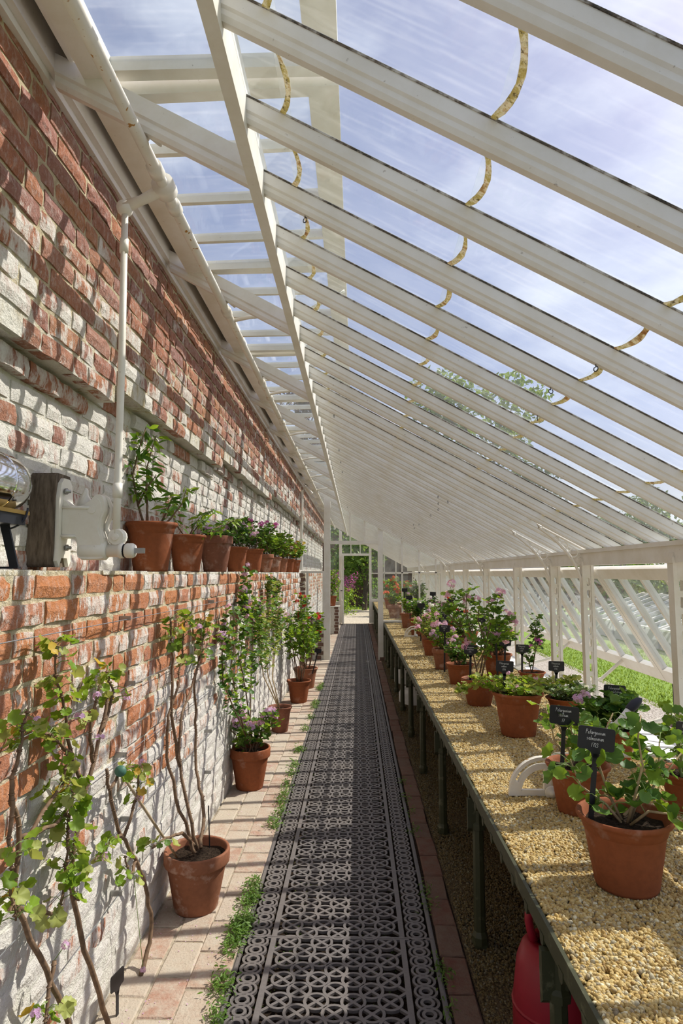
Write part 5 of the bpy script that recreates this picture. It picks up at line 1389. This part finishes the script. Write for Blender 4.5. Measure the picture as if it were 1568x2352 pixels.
nut_ = MB().lathe([(.0, 0), (.021, .002), (.025, .008), (.025, .028), (.021, .035), (0, .036)], 18, (.264, 0, .055), MXr).build('shaft_nut', M['white_iron'], g, True)
MB().lathe([(.0235, 0), (.0235, .005)], 18, (.259, 0, .055), MXr).build('gasket_ring', M['chromeblack'], nut_)
MB().box((.297, -.009, .046), (.331, .009, .064)).build('square_spindle', M['zinc'], nut_)
bo = [(.062, -.02, .255), (.062, .0, .065)]
for q in bo: MB().lathe([(.011, 0), (.011, .008), (.006, .010), (.006, .018), (0, .019)], 6, q, MXr).build('bolt', M['zinc'], g, True)
MB().lathe([(0, 0), (.026, 0), (.03, .006), (.03, .03), (.026, .036), (.012, .036), (.012, .044), (0, .046)], 16, (.236, .024, .101), MY).build('rod_pivot', M['white_iron'], g)
rodx = .233
lr_ = MB().tube([(rodx, 0, .10), (rodx, 0, .26), (rodx - .002, .002, .70), (rodx - .008, .0, 1.27)], [.0125, .0125, .0125, .0115], 12).build('lift_rod', M['white_iron'], g, True)
MB().tube([(rodx, 0, .235), (rodx, 0, .285)], .0165, 12).tube([(rodx - .007, .0, 1.11), (rodx - .007, .0, 1.16)], .0155, 12).build('rod_sleeves', M['white_iron'], lr_, True)
ax, az = L(-.685, 2.12, H + 1.372)[0], 1.352
ar = MB().tube([(rodx - .01, 0, 1.28), (rodx + .05, 0, 1.305), (ax - .03, 0, az - .02), (ax, 0, az)], [.022, .017, .021, .03], 8)
ar.lathe([(0, -.022), (.024, -.018), (.028, 0), (.024, .018), (0, .022)], 12, (rodx - .01, 0, 1.275), MY)
ar.lathe([(.04, -.028), (.04, .028)], 14, (ax, 0, az), MY)
ar.build('crank_arm', M['white_iron'], g, True)
# the roof shaft
sh_ = thing('vent_shaft', 'long white rust-spotted shaft running under the roof along the left wall', 'pipe', (-.685, .3, H + 1.372))
MB().tube([(0, 0, 0), (0, 8, 0), (0, FY - .6, 0)], .0195, 12).build('tube', M['rusty'], sh_, True)
for i, yy in enumerate((.9, 2.02, 2.24, 3.2, 4.45, 4.85, 5.7, 6.9, 7.3, 8.2, 9.4, 10.6)):
    MB().tube([(0, yy - .3 - .025, 0), (0, yy - .3 + .025, 0)], .027, 12).build('collar', M['white_iron'], sh_, True)
for yy in (3.32, 4.75, 6.2, 7.6, 9.0, 10.4):
    MB().tube([(0, yy - .3, .0), (.10, yy - .3, .02), (.40, yy - .3, .045), (.62, yy - .3, .165)], [.012, .011, .011, .009], 8).build('link_arm', M['white_iron'], sh_, True)
for k in range(0, 30, 4):
    Y = S0 + SP * k
    if Y < PY: MB().tube([(0, Y - .3 + .02, 0), (.02, Y - .3 + .02, .03), (.06, Y - .3 + .02, .0)], .011, 6).build('hanger', M['white_iron'], sh_, True)

# chrome lamp on the ledge at the left edge
lp = thing('outdoor_lamp', 'polished chrome dome-ended lamp on a black bracket at the left end of the ledge', 'lamp', (-1.035, 1.60, H + .012))
prof = [(0, .27), (.03, .266), (.06, .25), (.08, .22), (.088, .18), (.088, -.25)]
Mr = Matrix.Rotation(R(-90), 4, 'X')
hs_ = MB().lathe(prof, 28, (0, 0, .245), Mr).build('housing', M['steel'], lp, True)
MB().lathe([(.0895, .12), (.0895, .126)], 28, (0, 0, .245), Mr).build('seam_band', M['steel'], hs_, True)
MB().box((-.075, -.25, .125), (.075, .20, .155)).build('lamp_base', M['chromeblack'], lp); MB().box((-.08, -.25, .155), (.08, .212, .166)).build('trim_strip', M['brass'], lp)
MB().add([(.02, .165, .125), (.045, .165, .125), (.045, .172, .125), (.02, .172, .125), (.055, .165, 0), (.08, .165, 0), (.08, .172, 0), (.055, .172, 0)], [(0, 3, 2, 1), (4, 5, 6, 7), (0, 1, 5, 4), (1, 2, 6, 5), (2, 3, 7, 6), (3, 0, 4, 7)]).box((-.08, .16, 0), (.08, .178, .006)).build('stand', M['chromeblack'], lp)
MB().tube(bez((.03, .17, .11), (.09, .18, .12), (.08, .2, .175), 8), .003, 5).build('cable', M['chromeblack'], lp)

# white quadrants and levers of the side vent gear on the bench
def quadrant(label, loc, sc_=1.0, full=True):
    q = thing('vent_quadrant', label, 'vent gear', loc)
    n = 14; r = .142 * sc_
    def arc(r0, r1, a0, a1):
        return [(-r0 * math.cos(R(a0 + (a1 - a0) * k / n)), r0 * math.sin(R(a0 + (a1 - a0) * k / n))) for k in range(n + 1)] + [(-r1 * math.cos(R(a1 + (a0 - a1) * k / n)), r1 * math.sin(R(a1 + (a0 - a1) * k / n))) for k in range(n + 1)]
    MB().prism(arc(r, r * .91, 14, 100), lambda p, w_, d: (p, d, w_ + .01), -.012, .012).build('outer_arc', M['rusty'], q)
    fr = MB().prism(arc(r * .80, r * .66, 6, 98), lambda p, w_, d: (p, d, w_ + .01), -.010, .010)
    fr.box((-r * 1.0, -.010, .0), (.02, .010, .022)).prism([(-r * 1.02, 0), (-r * .66, 0), (-r * .7, .05), (-r * .86, .06), (-r * .97, .048)], lambda p, w_, d: (p, d, w_), -.011, .011)
    fr.prism([(-.004, .02), (.026, .02), (.022, r * .74), (.002, r * .74)], lambda p, w_, d: (p, d, w_), -.011, .011)
    fr.build('frame', M['white_iron'], q)
    MB().lathe([(0, 0), (.026, 0), (.026, .016), (.013, .017), (.012, .03), (0, .032)], 14, (.022, -.012, .016), MY).build('hub', M['white_iron'], q, True)
    return q
quadrant('white cast-iron quadrant standing on the gravel left of the second pot', (.752, 2.66, BZ + .004))
quadrant('small white quadrant far along the bench, in front of the bloomed pot near the partition', (.80, 9.0, BZ + .004))
lv = thing('vent_lever', 'white lever with black rubber grip rising behind the front plants', 'lever', (.86, 2.68, BZ + .05))
MB().tube([(.0, 0, .0), (.03, .0, .06), (.11, .01, .142)], .0165, 12).build('socket', M['white_iron'], lv, True)
am_ = MB().tube([(.03, .0, .06), (.20, .018, .222)], .0195, 12).tube([(.20, .018, .222), (.225, .02, .244), (.262, .026, .279)], [.012, .0125, .0155], 12).build('arm', M['white_iron'], lv, True)
MB().tube([(.256, .025, .273), (.266, .027, .284), (.288, .03, .304), (.308, .032, .320), (.320, .033, .326)], [.012, .019, .021, .014, .003], 12).build('grip', M['rubber'], am_, True)
cr = thing('connecting_rod', 'white horizontal pipe crossing the bench behind the front pots to the sill', 'pipe', (.80, 2.68, BZ + .155))
MB().tube([(0, 0, 0), (.35, .01, .0), (.80, .02, .0)], .0105, 10).build('tube', M['white_iron'], cr, True)
MB().tube([(.78, .02, 0), (.82, .02, 0)], .016, 10).build('end_collar', M['white_iron'], cr, True); MB().tube([(.78, .02, .0), (.80, .02, -.10), (.79, .02, -.15)], .010, 8).tube([(0, 0, .0), (-.01, 0, -.08), (0, 0, -.15)], .010, 8).build('drop_leg', M['white_iron'], cr, True)
# training wires with vine eyes
for i, (z_, lab) in enumerate(((1.375, 'top training wire along the ledge wall, just under the orange bricks'), (1.115, 'second training wire down the ledge wall'), (.86, 'third training wire down, across the limewashed bricks'), (.60, 'fourth training wire down the ledge wall'), (.36, 'lowest training wire along the ledge wall'))):
    wv = thing('training_wire', lab, 'wire', (-.892, 1.4, z_))
    MB().tube([(0, 0, 0), (.002, 3, -.012), (0, 9.3, 0)], .0016, 5).build('wire', M['wire'], wv)
    for yy in (2.46 + .07 * (i % 2) - 1.4, 3.9 - 1.4, 5.6 - 1.4, 7.4 - 1.4):
        MB().box((-.03, yy - .004, -.009), (.012, yy + .004, .009)).add([(-.03, yy, -.0), (.012, yy, .002), (.012, yy + .002, .002), (-.03, yy + .002, 0)], [(0, 1, 2, 3)]).build('vine_eye', M['zinc'], wv)
cn = thing('plant_cane', 'leaning bamboo cane with a green rubber cap, from the weathered pot to the wall', 'cane', (-.83, 3.02, .25))
ca_ = MB().tube([(0, 0, 0), (-.005, -.38, .31), (-.015, -.70, .585)], .0055, 7).build('cane', M['cane'], cn, True)
MB().lathe([(0, -.004), (.018, -.002), (.02, .008), (.018, .02), (.0, .022)], 14, (-.012, -.71, .595), Matrix.Rotation(R(65), 4, 'X')).build('cap', M['greencap'], ca_, True)
MB().tube([(.05, .06, .0), (.045, .04, .20)], .003, 5).build('twig_label_wire', M['black'], tag(thing('wire_stake', 'thin black wire stake in the weathered pot', 'stake', (-.76, 3.09, .24)), 'thin black wire stake in the weathered pot', 'stake'))

# red watering can and sacks under the bench
wc = thing('watering_can', 'red plastic watering can on the ground under the bench front', 'watering can', (.66, 2.30, 0))
can = [(0, 0), (.125, 0), (.135, .015), (.135, .10), (.118, .24), (.10, .285), (.085, .30), (.055, .305), (.05, .285), (.08, .27)]
bd_ = MB().lathe(can, 24).build('body', M['red'], wc, True)
MB().tube(bez((-.06, 0, .30), (-.12, .0, .46), (.03, 0, .42), 8) + bez((.03, 0, .42), (.14, 0, .36), (.125, 0, .15), 8)[1:], .014, 8).build('handle', M['red'], wc, True)
MB().tube([(.10, -.06, .06), (.19, -.12, .18), (.26, -.17, .34)], [.03, .022, .015], 10).build('spout', M['red'], wc, True)
MB().lathe([(.138, .10), (.1385, .106), (.136, .11)], 24).build('rib', M['red'], bd_, True)
def sack(label, loc, sx, sy, sz, seed):
    rg = random.Random(seed); mb = MB(); n, m = 12, 7; vs = [(0, 0, sz)]; fs = []
    for j in range(1, m + 1):
        a = math.pi * .5 * j / m
        for k in range(n):
            t_ = 2 * math.pi * k / n; c, s = math.cos(t_), math.sin(t_); e = max(abs(c), abs(s)) ** .6
            vs.append((sx * c / e * math.sin(a) ** .6 + rg.uniform(-.012, .012), sy * s / e * math.sin(a) ** .6 + rg.uniform(-.012, .012), max(0, sz * math.cos(a) ** .5 + rg.uniform(-.01, .01)) if j < m else 0))
    fs = [(0, 1 + k, 1 + (k + 1) % n) for k in range(n)]
    for j in range(m - 1):
        for k in range(n):
            a, b = 1 + j * n + k, 1 + j * n + (k + 1) % n; fs.append((a, a + n, b + n, b))
    o = mb.add(vs, fs).build('sack', M['sack'], None, True); o.location = loc
    return tag(o, label, 'sack', 'white sacks under the bench')
sack('nearer low white sack lying under the bench', (.68, 7.9, -.005), .17, .26, .17, 1)
sack('taller white sack under the bench, farther back by the legs', (.72, 9.3, -.005), .18, .3, .36, 2)

# weeds along the grating and under it
rng = np.random.default_rng(31)
def weeds(label, x0, x1, y0, y1, n, size, z, hz, clump):
    c = np.stack([x0 + rng.random(clump) * (x1 - x0), y0 + (y1 - y0) * rng.random(clump), np.zeros(clump)], 1)
    k = rng.integers(0, clump, n); P = c[k] + np.stack([rng.normal(0, .020, n), rng.normal(0, .04, n), z + np.abs(rng.normal(0, hz, n))], 1)
    V, F, r = leafcloud(rng, P, size, LEAF['lance'], .5)
    return tag(put(np_mesh('weeds', V, F, M['L_mid'], False, r), 'weeds', kind='stuff'), label, 'weeds', None, 'stuff')
weeds('small green weeds growing along the left edge of the iron grating', -.525, -.492, 2.2, 3.3, 1500, .024, .002, .020, 16)
weeds('scattered tufts of weed farther along the left edge of the grating', -.52, -.495, 3.3, 9.0, 1700, .026, .002, .024, 17)
weeds('sparse dark weeds in the gap along the right edge of the grating', .325, .34, 2.2, 5, 380, .022, -.005, .012, 9)
weeds('tiny seedlings showing through the holes of the iron grating', -.44, .30, 2.1, 9, 5200, .014, -.056, .014, 420)
# fallen petals on the paving
n = 420; P = np.stack([-.90 + rng.random(n) * .40, 2.1 + rng.random(n) ** 1.4 * 6, np.full(n, .003)], 1)
V, F, r = leafcloud(rng, P, .008, LEAF['tiny'], .15)
tag(put(np_mesh('fallen_petals', V, F, M['F_lilac'], False, r), 'fallen_petals'), 'lilac petals and debris scattered on the paving by the wall', 'petals', None, 'stuff')
